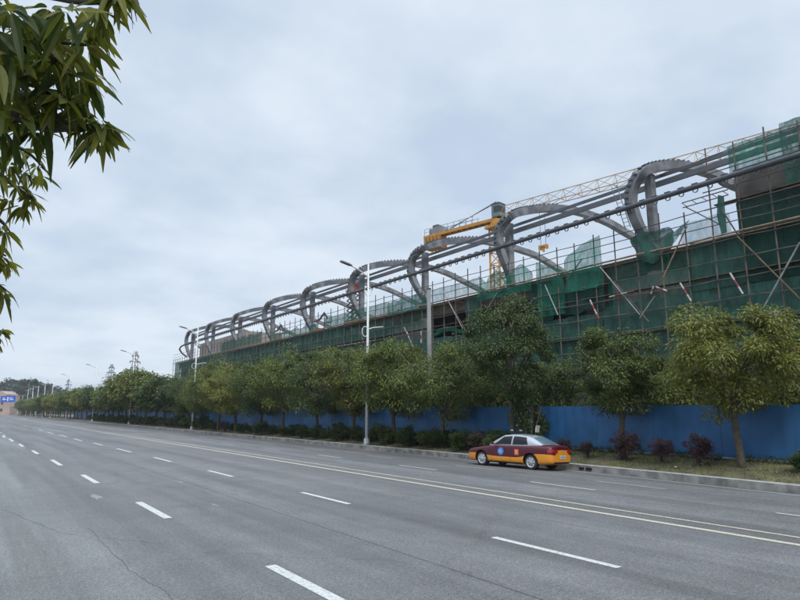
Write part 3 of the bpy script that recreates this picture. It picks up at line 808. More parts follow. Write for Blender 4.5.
cb = MB(); lattice(cb, J0, J1, 1.35, 26, 'crane_pale', .045, tri=True); cb.build('jib', cr)
hx = 13.2
for it in range(200):
    hx = 5+it*.1; q = O+jd*hx
    r_ = q - Vector((0,0,EYE)); f = Vector((NY*1.0,UY,0)); depth = r_.x*NY+r_.y*UY; xr = r_.x*NX+r_.y*UX
    if 400+600*xr/depth > 548: break
hz = onp(543,246,q.x).z
cb = MB(); lbox(cb,hx-.4,hx+.4,-.5,.5,.05,.2,'crane_yellow'); cb.build('trolley', cr)
cb = MB(); 
for dx in (-.35,.35): lbox(cb,hx+dx-.02,hx+dx+.02,-.02,.02,hz-O.z+.2,0,'steel_dark')
cb.build('hoist_rope', cr)
cb = MB(); lbox(cb,hx-.6,hx+.6,-.2,.2,hz-O.z-.1,hz-O.z+.1,'crane_yellow'); lbox(cb,hx-.6,hx-.3,-.2,.2,hz-O.z-.45,hz-O.z-.1,'crane_yellow'); lbox(cb,hx+.3,hx+.6,-.2,.2,hz-O.z-.4,hz-O.z-.1,'crane_yellow')
lbox(cb,hx-.12,hx+.12,-.1,.1,hz-O.z-.75,hz-O.z-.1,'crane_yellow'); cb.build('hook_block', cr)

# ------------------------------------------------------------------ street lamps and poles
LZ = 1.14
def lamp(name='street_lamp'):
    rt = thing(name, '', 'street lamp', (0,0,0), 0, 'white street lamps on the verge')
    b = MB(); b.tube([(0,0,0),(0,0,5),(0,0,11.3)], .105, 'lamp_white', 12, taper=[1.15,.9,.55]); b.build('pole', rt, smooth=True)
    b = MB(); b.tube([(0,0,0),(0,0,.35)], .2, 'lamp_white', 12); b.box(-.22,.22,-.22,.22,-.15,.03,'concrete'); b.build('base', rt)
    b = MB(); b.tube(catmull([(0,0,10.4),(-.7,0,10.75),(-1.5,0,11.0)],5), .045, 'lamp_white', 8); b.build('arm', rt, smooth=True)
    b = MB(); b.sweep([(-1.4,0,11.0),(-1.6,0,11.04),(-2.2,0,11.16),(-2.35,0,11.18)], [(-.15,-.05),(.15,-.05),(.12,.05),(-.12,.05)], 'lamp_head', side=(0,1,0), scale=[.6,1,1,.7]); b.build('lamp_head', rt)
    b = MB(); ring = [(math.cos(a*.5236)*.3+.0, 0.0, 9.5+math.sin(a*.5236)*.3) for a in range(13)]
    ring = [(x, y-.0, z) for x,y,z in ring]; b.tube(ring, .03, 'lamp_white', 6, ends=False)
    ring = [(math.cos(a*.5236)*.26-.22, 0.0, 6.9+math.sin(a*.5236)*.32) for a in range(13)]; b.tube(ring, .03, 'lamp_white', 6, ends=False)
    b.tube([(0,0,7.05),(.5,0,7.2),(1.3,0,7.3)], .035, 'lamp_white', 6); b.tube([(.0,0,6.5),(.0,0,9.9)], .06, 'lamp_white', 6); b.build('scroll_bracket', rt)
    return rt
lp = lamp()
LP = 22.75
lampx = [(367,'nearest white lamp post, beside the big round shrub'),(193,'white lamp post in front of the green net at the far end of the building'),
         (130,'white lamp post whose head shows above the round yellowish tree'),(93,'lamp post between the two middle power pylons'),
         (67,'thin lamp post behind the bushy trees near the far left pylon'),(50.5,'white lamp post standing free in the gap between the far left trees')]
s_l = []
for i, (x, lb) in enumerate(lampx):
    o = lp if i == 0 else copy_tree(lp)
    s_ = s_at(x, LP); s_l.append(s_)
    o.location = (LP, s_, verge_z(LP, s_)); o['label'] = lb
    o.rotation_euler = (0,0,0); o.scale = (1,1,LZ)
for k in range(4):
    o = copy_tree(lp); s_ = s_l[-1]+28*(k+1); o.location = (LP, s_, verge_z(LP,s_)); o['label'] = 'tiny white lamp post in the distant left stretch of the verge'
# grey concrete utility pole behind the hoarding
q = onp(430,411,27.0); rt = thing('utility_pole', 'grey concrete pole rising above the trees right of the near lamp post', 'pole', (27.0,q.y,.28))
b = MB(); zt = onp(430,289,27).z; b.tube([(0,0,0),(0,0,zt-.28)], .20, 'pole_concrete', 12, taper=[1,.75]); b.build('shaft', rt, smooth=True)
b = MB(); b.tube([(0,0,zt-.3),(0,0,zt-.2)], .17, 'steel_dark', 12); b.build('cap', rt)

# ------------------------------------------------------------------ trees
def leaf_cloud(b, cx, cy, cz, rx, ry, rz_, n, size, m, rnd, droop=.5, clumps=None, hollow=.45, lwr=.36, cl_r=.27):
    K = clumps or 55
    cent = []
    for k in range(K):
        while True:
            x, y, z = rnd.uniform(-1,1), rnd.uniform(-1,1), rnd.uniform(-1,1); d = math.sqrt(x*x+y*y+z*z)
            if hollow < d < 1: break
        if z < -.35: x *= .85; y *= .85
        w = 1 + .16*nz3(x*1.7+cx, y*1.7+cy, z*1.7+cz)
        cent.append((x*w, y*w, z*w, rnd.choice([.45,.7,.9,1.1,1.45])))
    R_ = (rx+ry+rz_)/3
    for i in range(n):
        c = cent[rnd.randrange(K)]
        dx, dy, dz = rnd.gauss(0,1), rnd.gauss(0,1), rnd.gauss(0,1); dl = math.sqrt(dx*dx+dy*dy+dz*dz)+1e-6
        rr = cl_r*R_*c[3]*(rnd.random()**.45)
        ox, oy, oz = dx/dl, dy/dl, dz/dl
        px_, py_, pz_ = cx+c[0]*rx+ox*rr, cy+c[1]*ry+oy*rr, cz+c[2]*rz_+oz*rr*.75
        # leaf axis outward from the clump and drooping
        ax = Vector((ox+rnd.uniform(-.5,.5), oy+rnd.uniform(-.5,.5), oz*.6-droop+rnd.uniform(-.4,.4))).normalized()
        up = Vector((ox*.4+rnd.uniform(-.4,.4), oy*.4+rnd.uniform(-.4,.4), 1.0)); sd = ax.cross(up)
        if sd.length < 1e-3: continue
        sd.normalize(); L_ = size*rnd.uniform(.7,1.35); w = L_*lwr*.5
        p = Vector((px_,py_,pz_)); nn = sd.cross(ax)*(L_*.10)
        b.poly([p, p+ax*L_*.5+sd*w+nn, p+ax*L_, p+ax*L_*.5-sd*w+nn], m)
def make_tree(name, h, r, trunk_h, m, n, size, seed, rz_=None, flat=1.0, clumps=55, droop=.5, bare=False, lwr=.4):
    rnd = random.Random(seed)
    rt = thing(name, '', 'tree', (0,0,0))
    b = MB(); lean = rnd.uniform(-.12,.12), rnd.uniform(-.12,.12)
    cz = trunk_h + (h-trunk_h)*.5; rzz = rz_ or (h-trunk_h)*.5
    tr = .085 + .010*h
    top = Vector((lean[0]*2, lean[1]*2, trunk_h+.5))
    b.tube(catmull([(0,0,-.15),(lean[0],lean[1],trunk_h*.5),top],4), tr, 'bark', 9, taper=[1.35]+[1.0-.04*i for i in range(8)])
    ends = []
    for k in range(7):
        a = k*.9+rnd.random()*.5; rr = r*rnd.uniform(.5,.8); e = Vector((math.cos(a)*rr, math.sin(a)*rr, cz+rzz*rnd.uniform(-.25,.6)))
        mid = top.lerp(e,.5)+Vector((0,0,rnd.uniform(.0,.25)))
        st = Vector((lean[0]*1.5,lean[1]*1.5,trunk_h*rnd.uniform(.8,1.1)))
        b.tube(catmull([st,mid,e],4), tr*.5, 'bark', 6, taper=[1-.085*i for i in range(9)])
        for q in range(3):
            e2 = e+Vector((rnd.uniform(-.5,.5)*r*.5,rnd.uniform(-.5,.5)*r*.5,rnd.uniform(-.1,.5)*rzz*.6)); b.tube([mid.lerp(e,rnd.uniform(.2,.8)),e2],tr*.18,'bark',5)
    b.build('trunk', rt, smooth=True)
    b = MB(); leaf_cloud(b, 0,0,cz, r, r, rzz, n, size, m, rnd, droop, clumps, lwr=lwr)
    b.build('crown', rt)
    return rt
VG = 23.55
near = [ # px trunk, height, radius, trunk height, material, label, n
 (737, 6.1, 2.55, 2.1, 'leaf_yellow', 'nearest verge tree, wide yellow-green crown on a single brown trunk', 26000, .145, 21),
 (617, 5.9, 2.05, 2.1, 'leaf_mid', 'round-headed green tree on the verge behind the taxi and the largest purple shrub', 22000, .145, 22),
 (512, 8.2, 2.35, 2.6, 'leaf_dark', 'tall dark pointed tree standing just left of the taxi roof', 26000, .155, 23),
 (443, 6.3, 3.0, 1.75, 'leaf_mid', 'leafy tree with a dark trunk right of the grey concrete pole', 20000, .17, 24),
 (395, 6.9, 2.8, 1.9, 'leaf_mid', 'green tree right of the near white lamp post', 17000, .19, 25),
 (352, 7.3, 2.9, 1.9, 'leaf_yellow', 'yellowish tree left of the near white lamp post', 17000, .20, 26),
 (317, 7.5, 3.1, 1.8, 'leaf_dark', 'dark tree second left of the near lamp post', 17000, .20, 27),
 (284, 7.8, 3.1, 2.0, 'leaf_mid', 'tree with a pale trunk third left of the near lamp post', 16000, .21, 28)]
TG = 'trees along the verge'
NT = []
for x, h, r, th, m, lb, n, sz, sd in near:
    t = make_tree('verge_tree', h, r, th, m, n, sz, sd, clumps=70 if h > 6 else 60)
    s_ = s_at(x, VG); t.location = (VG, s_, verge_z(VG, s_)-.02); t['label'] = lb; t['group'] = TG; NT.append(t)
# the tall dark tree narrows to a point: an extra top in its crown
# second generation: copies along the row
src = [NT[3], NT[4], NT[5], NT[6], NT[7], NT[0]]
far_src = []
for i, (h, r, m) in enumerate([(8,2.9,'leaf_mid'),(8.4,3.1,'leaf_dark'),(8,3.0,'leaf_yellow')]):
    far_src.append(make_tree('verge_tree', h, r, 2.1, m, 5200, .42, 60+i, clumps=60, lwr=.5))
rnd = random.Random(5)
s_ = s_at(284, VG)+5.7; k = 0; used = set()
labels = {0:'dark leafy tree fourth left of the near lamp post',1:'tree with a slim trunk five places left of the near lamp post'}
while s_ < 420:
    sx = None
    if k in (0,1,2,3,4): o = copy_tree(src[[3,2,4,1,3][k]])
    else:
        j = rnd.choice([0,1,2,1,0]) if k != 9 else 2
        if j not in used: o = far_src[j]; used.add(j)
        else: o = copy_tree(far_src[j])
    hh = {0:1.0,1:.95,2:1.0,3:.9,4:.92,5:.85,6:.9}.get(k, 1.0)
    if 105 < s_ < 125: hh = 1.18
    hh *= rnd.uniform(.93,1.07)
    o.location = (VG+rnd.uniform(-.2,.2), s_, verge_z(VG,s_)-.03); o.rotation_euler = (0,0,rnd.uniform(0,6.28)); o.scale = (hh*rnd.uniform(.95,1.1),)*2+(hh,)
    if k < 5: lb = 'verge tree in the close row between the pale-trunked tree and the far building lamp post'
    elif s_ < 135: lb = 'bushy tree of the row left of the far building lamp post, before the pylons'
    else: lb = 'small far tree in the dense distant end of the verge row'
    o['label'] = lb; o['group'] = TG; o['category'] = 'tree'
    s_ += (5.7 if k < 14 else 7.2)*rnd.uniform(.9,1.1); k += 1
for j in range(3):
    if j not in used:
        for ch in list(far_src[j].children): bpy.data.objects.remove(ch)
        bpy.data.objects.remove(far_src[j])
# trees behind the hoarding
bt = [make_tree('site_tree', 5.6, 2.7, 1.2, 'leaf_mid', 13000, .20, 81, clumps=60), make_tree('site_tree', 6.2, 2.9, 1.4, 'leaf_dark', 13000, .20, 82, clumps=60)]
spots = [(800,29.5,0,1.0,'leafy tree behind the hoarding at the right edge'),(778,30.5,1,.98,'dark tree behind the hoarding right of the nearest verge tree'),
         (690,28.6,0,.86,'fork-trunked tree behind the hoarding between the two nearest verge trees'),(655,30,1,.72,'low dark tree behind the hoarding left of the fork-trunked tree'),
         (570,28.5,1,.82,'low tree behind the hoarding left of the round-headed tree'),(545,30,0,.9,'pale green tree behind the hoarding right of the tall dark tree'),
         (480,28.4,1,1.0,'dark tree behind the hoarding left of the tall dark tree'),(460,30,0,1.05,'tree behind the hoarding above the leafy dark-trunked tree'),
         (418,28.3,1,.98,'dark tree behind the hoarding left of the concrete pole'),(378,28.5,0,1.0,'tree behind the hoarding directly behind the near lamp post'),
         (335,28.5,1,1.1,'dark tree behind the hoarding two trunks left of the near lamp post'),(300,28.5,0,1.15,'tree behind the hoarding three trunks left of the near lamp post'),
         (268,28.5,1,1.2,'dark tree behind the hoarding near the bushes below the middle hoops')]
for i, (x, p, j, k_, lb) in enumerate(spots):
    o = bt[j] if not bt[j].get('label') else copy_tree(bt[j])
    o.location = (p, s_at(x,p), .26); o.scale = (k_,k_,k_); o.rotation_euler = (0,0,i*1.3); o['label'] = lb; o['group'] = 'trees behind the hoarding'; o['category'] = 'tree'
for k in range(16):
    o = copy_tree(bt[k%2]); s_ = s_at(250,28.5)+4+k*7.5; o.location = (28.5+rnd.uniform(-.5,1), s_, .26); f_ = rnd.uniform(1.1,1.3); o.scale = (f_,f_,f_); o.rotation_euler=(0,0,k*2.1)
    o['label'] = 'far bushy tree behind the hoarding showing above the distant verge row'; o['group'] = 'trees behind the hoarding'; o['category'] = 'tree'

# ------------------------------------------------------------------ shrubs
def make_shrub(name, rx, ry, rz_, m, n, size, seed, stemh=.12, bare=False):
    rnd_ = random.Random(seed); rt = thing(name, '', 'shrub', (0,0,0))
    b = MB()
    for k in range(9):
        a = rnd_.uniform(0,6.28); q = rnd_.uniform(.2,.8)
        b.tube(catmull([(math.cos(a)*.04,math.sin(a)*.04,-.05),(math.cos(a)*rx*q*.5,math.sin(a)*ry*q*.5,stemh+rz_*.7),(math.cos(a)*rx*q,math.sin(a)*ry*q,stemh+rz_*1.5)],3), .018, 'bark', 5)
    b.build('stems', rt)
    b = MB(); leaf_cloud(b,0,0,stemh+rz_,rx,ry,rz_,n,size,m,rnd_,.1,28,hollow=.35,lwr=.5,cl_r=.3); b.build('foliage', rt)
    return rt
protoP = make_shrub('purple_shrub',.5,.5,.42,'leaf_purple',3800,.075,1,.22)
protoG = make_shrub('green_shrub',.72,.72,.58,'leaf_hedge',5200,.09,2,.05)
protoD = make_shrub('green_shrub',.72,.72,.58,'leaf_dark',5200,.09,3,.05)
shr = [('P',562,436,8.5,'round purple shrub right behind the taxi boot'),('P',587,442,8,'small purple shrub second right of the taxi'),
       ('P',625,446,14,'largest round purple shrub, below the round-headed tree'),('P',661,447,12,'purple shrub between the two nearest tree trunks'),
       ('P',698,451,15,'low wide purple shrub left of the nearest tree trunk'),('P',477,438,9,'purplish shrub left of the taxi bonnet'),
       ('G',530,420,17,'tall bright green shrub sticking up behind the taxi roof'),('G',802,437,13,'light green shrub cut by the right edge'),
       ('D',494,435,11,'dark green shrub just ahead of the taxi'),('D',461,438,11,'dark green shrub right of the dark-trunked tree'),
       ('D',430,437,12,'dark green shrub left of the dark-trunked tree'),('G',407,436,11,'round green shrub second right of the near lamp post'),
       ('D',382,433,12.5,'big round dark shrub right of the near lamp post'),('G',337,431,9.5,'light green round shrub left of the near lamp post'),
       ('G',317,430,7.5,'light green shrub second left of the near lamp post'),('G',302,428.5,7,'light green shrub third left of the near lamp post'),
       ('D',283,428,6.5,'dark shrub at the foot of the pale-trunked tree'),('D',262,428,8,'dark wide shrub left of the pale-trunked tree'),('P',225,425,5,'reddish shrub right of the far building lamp post'),
       ('D',243,426.5,6,'dark low shrub between the reddish shrub and the wide dark shrub')]
SG = 'shrubs along the verge'
first = {'P':protoP,'G':protoG,'D':protoD}; usedp = set()
for kd, x, y, rp_, lb in shr:
    p = 23.0 if x < 500 else 23.4
    if x in (530,): p = 24.2
    q = onp(x, y, p); dist = q.x*NY+q.y*UY; rad = rp_/600*dist
    o = first[kd] if kd not in usedp else copy_tree(first[kd]); usedp.add(kd)
    base = {'P':.5,'G':.72,'D':.72}[kd]; k_ = rad/base/(1.12 if kd == 'P' else 1.0)
    gz = verge_z(p,q.y); o.location = (p, q.y, gz)
    hz_ = k_*1.0 if x != 530 else (q.z-gz)/.63; gz = gz if x == 530 else gz-.03
    o.scale = (k_,k_,hz_); o.rotation_euler = (0,0,x*.7); o['label'] = lb; o['group'] = SG; o['category'] = 'shrub'
for k, x in enumerate([503,484,470,448,438,422,414,396,390,371,362,350,343,328,309,294,274,252,236,216]):
    o = copy_tree(protoD if k%3 else protoG); s_ = s_at(x,23.5); o.location = (23.5+.15*(k%2), s_, verge_z(23.5,s_)-.04); f_ = rnd.uniform(.75,1.15); o.scale = (f_*1.1,f_*1.2,f_*.85); o.rotation_euler = (0,0,k*1.1)
    o['label'] = 'low filler shrub in the hedge row between the taxi and the far building lamp post'; o['group'] = SG; o['category'] = 'shrub'
for k in range(26):
    o = copy_tree(protoD if k%3 else protoG); s_ = s_at(205,23.2)+k*3.3; o.location = (23.3, s_, verge_z(23.3,s_)); f_ = rnd.uniform(1.0,1.5); o.scale = (f_,f_,f_*.9)
    o['label'] = 'small shrub under the distant verge trees left of the far building lamp post'; o['group'] = SG; o['category'] = 'shrub'
# weeds by the foot of the hoarding
b = MB(); rw = random.Random(9)
for i in range(70):
    s_ = rw.uniform(7,26); p = 24.85+rw.uniform(-.2,.2); z = verge_z(p,s_)
    for j in range(60):
        a = rw.uniform(0,6.28); rr = rw.random()*.28; h = rw.random()*.22
        q = Vector((p+math.cos(a)*rr*.7, s_+math.sin(a)*rr, z+h)); d = Vector((math.cos(a),math.sin(a),rw.uniform(-.2,.9))).normalized()*.1; sd = d.cross(Vector((0,0,1))).normalized()*.025
        b.poly([q,q+d*.5+sd,q+d,q+d*.5-sd],'leaf_hedge')
tag(b.build('undergrowth'), 'low green weeds along the foot of the blue hoarding', 'weeds', kind='stuff')

# ------------------------------------------------------------------ distant things
def pylon(px, ytop, dist, label):
    q = deep(px, ytop, dist); rt = thing('power_pylon', label, 'pylon', (q.x,q.y,-.7), 0.6, 'lattice power pylons')
    H_ = q.z+.7; b = MB(); w0, w1 = H_*.16, H_*.03
    for sx in (-1,1):
        for sy in (-1,1): b.bar((sx*w0/2,sy*w0/2,0),(sx*w1/2,sy*w1/2,H_),.13,.13,'pylon_steel')
    n = 10
    for i in range(n):
        t0, t1 = i/n,(i+1)/n; a = w0+(w1-w0)*t0; c = w0+(w1-w0)*t1
        for sx,sy,ex,ey in ((-1,-1,1,-1),(1,-1,1,1),(1,1,-1,1),(-1,1,-1,-1)):
            b.bar((sx*a/2,sy*a/2,t0*H_),(ex*c/2,ey*c/2,t1*H_),.07,.07,'pylon_steel')
            b.bar((ex*a/2,ey*a/2,t0*H_),(sx*c/2,sy*c/2,t1*H_),.07,.07,'pylon_steel')
    b.build('tower', rt)
    for f_, w in ((.93,H_*.13),(.84,H_*.2),(.75,H_*.15)):
        b = MB(); b.bar((-w/2,0,H_*f_),(w/2,0,H_*f_),.3,.3,'pylon_steel'); b.bar((-w/2,0,H_*f_),(0,0,H_*(f_+.035)),.15,.15,'pylon_steel'); b.bar((w/2,0,H_*f_),(0,0,H_*(f_+.035)),.15,.15,'pylon_steel')
        for x in (-w/2,w/2): b.bar((x,0,H_*f_),(x,0,H_*(f_-.03)),.2,.2,'pylon_steel')
        b.build('cross_arm', rt)
    return rt
pylon(136,351,250,'tallest power pylon, above the round yellowish tree')
pylon(112,364,310,'middle power pylon, between the tallest and the smallest')
pylon(69,379,400,'smallest power pylon, furthest left above the tree row')
# hill and far wood
hp = [(-220,372),(-150,376),(-90,380),(-40,384),(0,385),(14,383),(26,384),(40,386),(60,392),(90,398),(130,402),(200,405),(320,407),(480,409)]
b = MB(); rows = 7; hd = [540,580,620,660,700,760,860]
for x, y in hp:
    for j, d in enumerate(hd):
        t = j/(rows-1); top = deep(x, y+3, 700); z = -.7 + (top.z+.7)*math.sin(min(1,t*1.5)*math.pi/2)*(1 if t < .7 else 1-(t-.7)*1.2)
        q = deep(x, 411, d); b.v.append((q.x,q.y,z))
for i in range(len(hp)-1):
    for j in range(rows-1):
        a = i*rows+j; b.face((a,a+1,a+rows+1,a+rows),'hill_earth')
tag(b.build('hill', smooth=True), kind='structure')
b = MB(); rf = random.Random(4)
for i in range(520):
    k = rf.random()*(len(hp)-1); i0 = int(k); f_ = k-i0; x = hp[i0][0]*(1-f_)+hp[i0+1][0]*f_; y = hp[i0][1]*(1-f_)+hp[i0+1][1]*f_
    t = rf.random(); d = 540+160*t; yy = 411+(y+1-411)*math.sin(min(1,t*1.05)*math.pi/2)+rf.uniform(-1,1)
    q = deep(x, yy, d); rr = rf.uniform(3.0,6.5)
    leaf_cloud(b, q.x,q.y,q.z, rr, rr, rr*rf.uniform(.7,1.1), 90, 2.6, 'leaf_far', rf, .2, 14, lwr=.8)
tag(b.build('far_wood'), 'dark bluish wooded hill beyond the far left end of the road', 'wood', kind='stuff')
# tall slim trees with pale bare stems on the left
def slim(px, ytop, ybot, dist, label, k):
    q = deep(px, ytop, dist); rt = thing('slim_tree', label, 'tree', (q.x,q.y,-.6), 0, 'slim pale-stemmed trees at the far left')
    H_ = q.z+.6; b = MB(); b.tube(catmull([(0,0,0),(.3,0,H_*.5),(.1,.2,H_*.93)],5), .3, 'hoarding_foot', 7, taper=[1.2-.07*i for i in range(11)]); b.build('trunk', rt)
    rr = random.Random(k); b = MB(); leaf_cloud(b,0,0,H_*.95,3.8,3.8,2.2,300,1.7,'leaf_far',rr,.3,9,lwr=.5); b.build('crown', rt)
slim(24,381,400,505,'slim tree with a white stem, third from the left on the far hillside',1)
slim(34,381.5,400,515,'slim tree with a grey stem, right of the white-stemmed one',2)
slim(20,389,400,490,'lowest slim pale tree right of the blue road sign',3)
slim(48,385,400,500,'slim pale tree right of the far left hilltop trees',4)
slim(38,388,400,495,'short slim tree between two taller pale stems',5)
# pink building and blue direction sign
q = deep(-8,411,520); w = 520*26/600
rt = thing('pink_building', 'pinkish building with a rounded top closing the far left end of the road', 'building', (q.x,q.y,-.7), YAW)
H_ = deep(0,391,520).z+.7; b = MB()
prof = [(-w*.7,0),(w*.56,0),(w*.56,H_*.35),(w*.5,H_*.6),(w*.4,H_*.62),(w*.4,H_*.86),(w*.22,H_),(-w*.7,H_)]
b.v += [(x,0,z) for x,z in prof]+[(x,14,z) for x,z in prof]; n = len(prof)
b.face(tuple(range(n)),'pink_wall'); b.face(tuple(range(2*n-1,n-1,-1)),'pink_wall')
for i in range(n): b.face((i,i+n,(i+1)%n+n,(i+1)%n),'pink_wall')
b.build('wall', rt)
for i in range(5):
    for j in range(2):
        b = MB(); b.box(-w*.55+i*w*.2,-w*.55+i*w*.2+1.6,-.05,.06,2.5+j*5,4.6+j*5,'window_dark'); b.build('window', rt)
q = onz(8,419,-.1); d_ = 480; q = deep(8,399,d_)
rt = thing('direction_sign', 'blue overhead direction sign at the far left end of the road', 'sign', (q.x,q.y,0), YAW)
sw, sh_ = d_*12.5/600, d_*5.2/600; zc = q.z
b = MB(); b.box(-sw/2,sw/2,-.06,.06,zc-sh_/2,zc+sh_/2,'sign_blue'); b.build('panel', rt)
b = MB()
for x0,x1,z0,z1 in ((-.36,-.2,.1,.2),(-.36,-.12,-.15,-.02),(.1,.3,.08,.2),(.12,.38,-.15,-.05),(-.05,.03,-.3,.3)): b.box(x0*sw,x1*sw,-.075,-.062,zc+z0*sh_,zc+z1*sh_,'sign_white')
b.build('lettering', rt)
b = MB(); b.tube([(sw/2+.6,.15,-.2),(sw/2+.6,.15,zc+.8)],.09,'crane_grey',8); b.bar((sw/2+.6,.15,zc+.2),(-sw/2,.15,zc+.2),.12,.12,'crane_grey'); b.build('mast', rt)

# ------------------------------------------------------------------ foreground mango tree
def mango_leaf(b, p, ax, L_, w, sag, m='leaf_mango', roll=0.0):
    ax = ax.normalized(); sd = ax.cross(Vector((0,0,1)))
    if sd.length < .05: sd = ax.cross(Vector((1,0,0)))
    sd.normalize(); sd = Matrix.Rotation(roll,3,ax) @ sd
    nrm = sd.cross(ax).normalized(); n = 6; i0 = len(b.v)
    for i in range(n+1):
        t = i/n; c = p + ax*L_*t + Vector((0,0,-1))*sag*L_*t*t
        ww = w*(math.sin(math.pi*min(1,t*.93+.04))**.8)*(1 if t < .75 else 1-(t-.75)*1.2)
        wv = .06*w*math.sin(t*14)
        b.v += [tuple(c - sd*ww + nrm*(ww*.35+wv)), tuple(c), tuple(c + sd*ww + nrm*(ww*.35-wv))]
    for i in range(n):
        a = i0+i*3; b.face((a,a+1,a+4,a+3),m); b.face((a+1,a+2,a+5,a+4),m)
rt = thing('mango_tree', 'foreground tree whose long drooping leaves hang into the top left corner', 'tree', (0,0,0))
fol = MB(); tw = MB(); rm = random.Random(12)
hub = deep(-150, 60, 4.6); base = Vector((hub.x-.1,hub.y-.1,0.1))
def cluster(px, py, d, n, L_, toward=None, spread=1.0):
    c = deep(px, py, d)
    for i in range(n):
        a = rm.uniform(0,6.28); el = rm.uniform(-1.1,.35)
        ax = Vector((math.cos(a)*math.cos(el)*spread, math.sin(a)*math.cos(el)*spread, math.sin(el)-.25))
        mango_leaf(fol, c+ax.normalized()*.015, ax, L_*rm.uniform(.5,1.25), L_*.115*rm.uniform(.7,1.3), rm.uniform(.05,.75), roll=rm.uniform(-1.3,1.3))
    return c
def branch(pts, r0, r1):
    P = catmull(pts,5); n = len(P); tw.tube(P, 1.0, 'twig', 6, taper=[r0+(r1-r0)*i/(n-1) for i in range(n)])
def seg(ends, r0=.03, r1=.006): branch([hub]+[deep(*e) for e in ends], r0, r1)
near_cl = [(110,0,2.6),(98,10,2.5),(82,22,2.6),(66,10,2.4),(50,8,2.7),(30,14,2.6),(10,10,2.5),(-5,30,2.6),(86,45,2.6),(68,48,2.8),(48,40,2.7),(52,62,2.6),(28,40,2.7),
           (12,55,2.6),(-4,62,2.5),(24,72,2.7),(70,75,2.7),(88,78,2.8),(46,88,2.7),(64,98,2.6),(84,102,2.7),(28,98,2.8),(8,90,2.7),(-6,108,2.6),(18,118,2.7),
           (44,112,2.7),(74,112,2.8),(2,128,2.9),(98,124,2.65),(90,126,2.7),(104,128,2.6),(34,130,2.9),(112,-12,2.5),(124,-16,2.5),(16,30,3.0),(38,26,3.1),(58,30,3.0),(76,60,3.0),
           (35,60,3.2),(56,78,3.1),(18,84,3.1),(38,104,3.2),(8,42,3.0),(92,28,2.9)]
for (x,y,d) in near_cl:
    c = cluster(x, y, d, rm.randint(7,11), .14); cluster(x+rm.uniform(-9,7), y+rm.uniform(-8,8), d+.1, rm.randint(3,6), .10)
for ends in ([(-60,10,3.6),(20,-6,3.0),(80,2,2.7),(118,2,2.6)],[(-60,30,3.6),(0,18,3.0),(22,32,2.8),(48,40,2.7),(86,45,2.6)],[(-60,60,3.6),(0,62,3.0),(40,68,2.8),(88,78,2.75)],
             [(-60,90,3.6),(0,110,2.9),(40,127,2.75),(60,129,2.7),(90,126,2.65),(98,124,2.65)],[(-60,110,3.6),(0,98,3.0),(30,97,2.8),(60,118,2.7),(74,126,2.7)],
             [(-60,0,3.6),(10,-20,3.0),(90,-18,2.6),(124,-16,2.5)],[(-50,100,3.6),(-10,90,3.1),(22,75,2.9),(52,62,2.7),(66,48,2.7)],[(-50,120,3.6),(-6,125,3.0),(18,120,2.8),(34,130,2.9)]):
    seg(ends)
# lower, further branches
far_cl = [(10,140,4.6),(24,150,4.6),(38,152,4.7),(42,166,4.8),(30,172,4.7),(14,165,4.6),(2,155,4.6),(4,176,4.6),(22,186,4.8),(34,192,4.8),(36,200,4.8),(14,200,4.8),(2,194,4.7),(26,206,4.8),(46,176,4.9),
          (0,218,5.0),(6,226,5.0),(10,232,5.0),(2,244,5.1),(6,256,5.1),(12,262,5.2),(2,262,5.1),(6,288,5.4),(0,284,5.4),(8,294,5.4),(2,336,5.8),(6,330,5.8),(0,342,5.8)]
for (x,y,d) in far_cl: cluster(x-5, y, d, rm.randint(10,14), .115)
for ends in ([(-70,120,4.6),(-10,140,4.5),(24,150,4.6),(44,168,4.8)],[(-70,140,4.6),(-8,170,4.6),(20,190,4.7),(36,200,4.8)],[(-70,160,4.7),(-20,205,4.9),(2,222,5.0),(10,232,5.0)],
             [(-70,190,4.8),(-20,240,5.0),(6,256,5.1)],[(-70,220,5.0),(-20,270,5.2),(6,290,5.4)],[(-70,260,5.2),(-20,320,5.6),(4,334,5.8)]): seg(ends)
tw.tube(catmull([base, base.lerp(hub,.5)+Vector((.1,.05,0)), hub, hub+Vector((0,.2,1.6))],6), .14, 'bark', 10, taper=[1.2-.035*i for i in range(19)])
# the rest of the crown over the photographer's left shoulder
for i in range(70):
    a = rm.uniform(0,6.28); rr = rm.uniform(.6,2.0); c = hub + Vector((math.cos(a)*rr-1.2, math.sin(a)*rr+.3, rm.uniform(.2,2.6)))
    for j in range(12):
        al = rm.uniform(0,6.28); ax = Vector((math.cos(al),math.sin(al),rm.uniform(-1,.2))); mango_leaf(fol, c, ax, .16, .018, .3)
tw.build('trunk', rt, smooth=True); fol.build('crown', rt, smooth=False)

# ------------------------------------------------------------------ the taxi
WB, TR = 2.72, 1.54
RLc = onz(531.7,470,-.30); FLc = onz(484.5,465.7,-.27)
hd_ = (FLc-RLc); hd_.z = 0; hd_.normalize()
hd_ = (hd_*0.5 + Vector((-.06,1,0))*0.5).normalized()
left = Vector((-hd_.y, hd_.x, 0))
RLc.z = road_z(RLc.x); FL2 = RLc + hd_*WB
cen = RLc + hd_*(WB/2) - left*(TR/2)
cen.z = road_z(cen.x)
roll = math.atan(.036)
car = thing('taxi', 'maroon and orange taxi with silver roof driving away along the kerb lane', 'car', cen, 0)
car.rotation_euler = Matrix(( (hd_.x,left.x,0),(hd_.y,left.y,0),(0,0,1) )).to_euler()
# tilt with the cambered lane
car.rotation_mode = 'XYZ'
car.rotation_euler = (Matrix.Rotation(roll,3,'Y') @ Matrix(((hd_.x,left.x,0),(hd_.y,left.y,0),(0,0,1)))).to_euler()
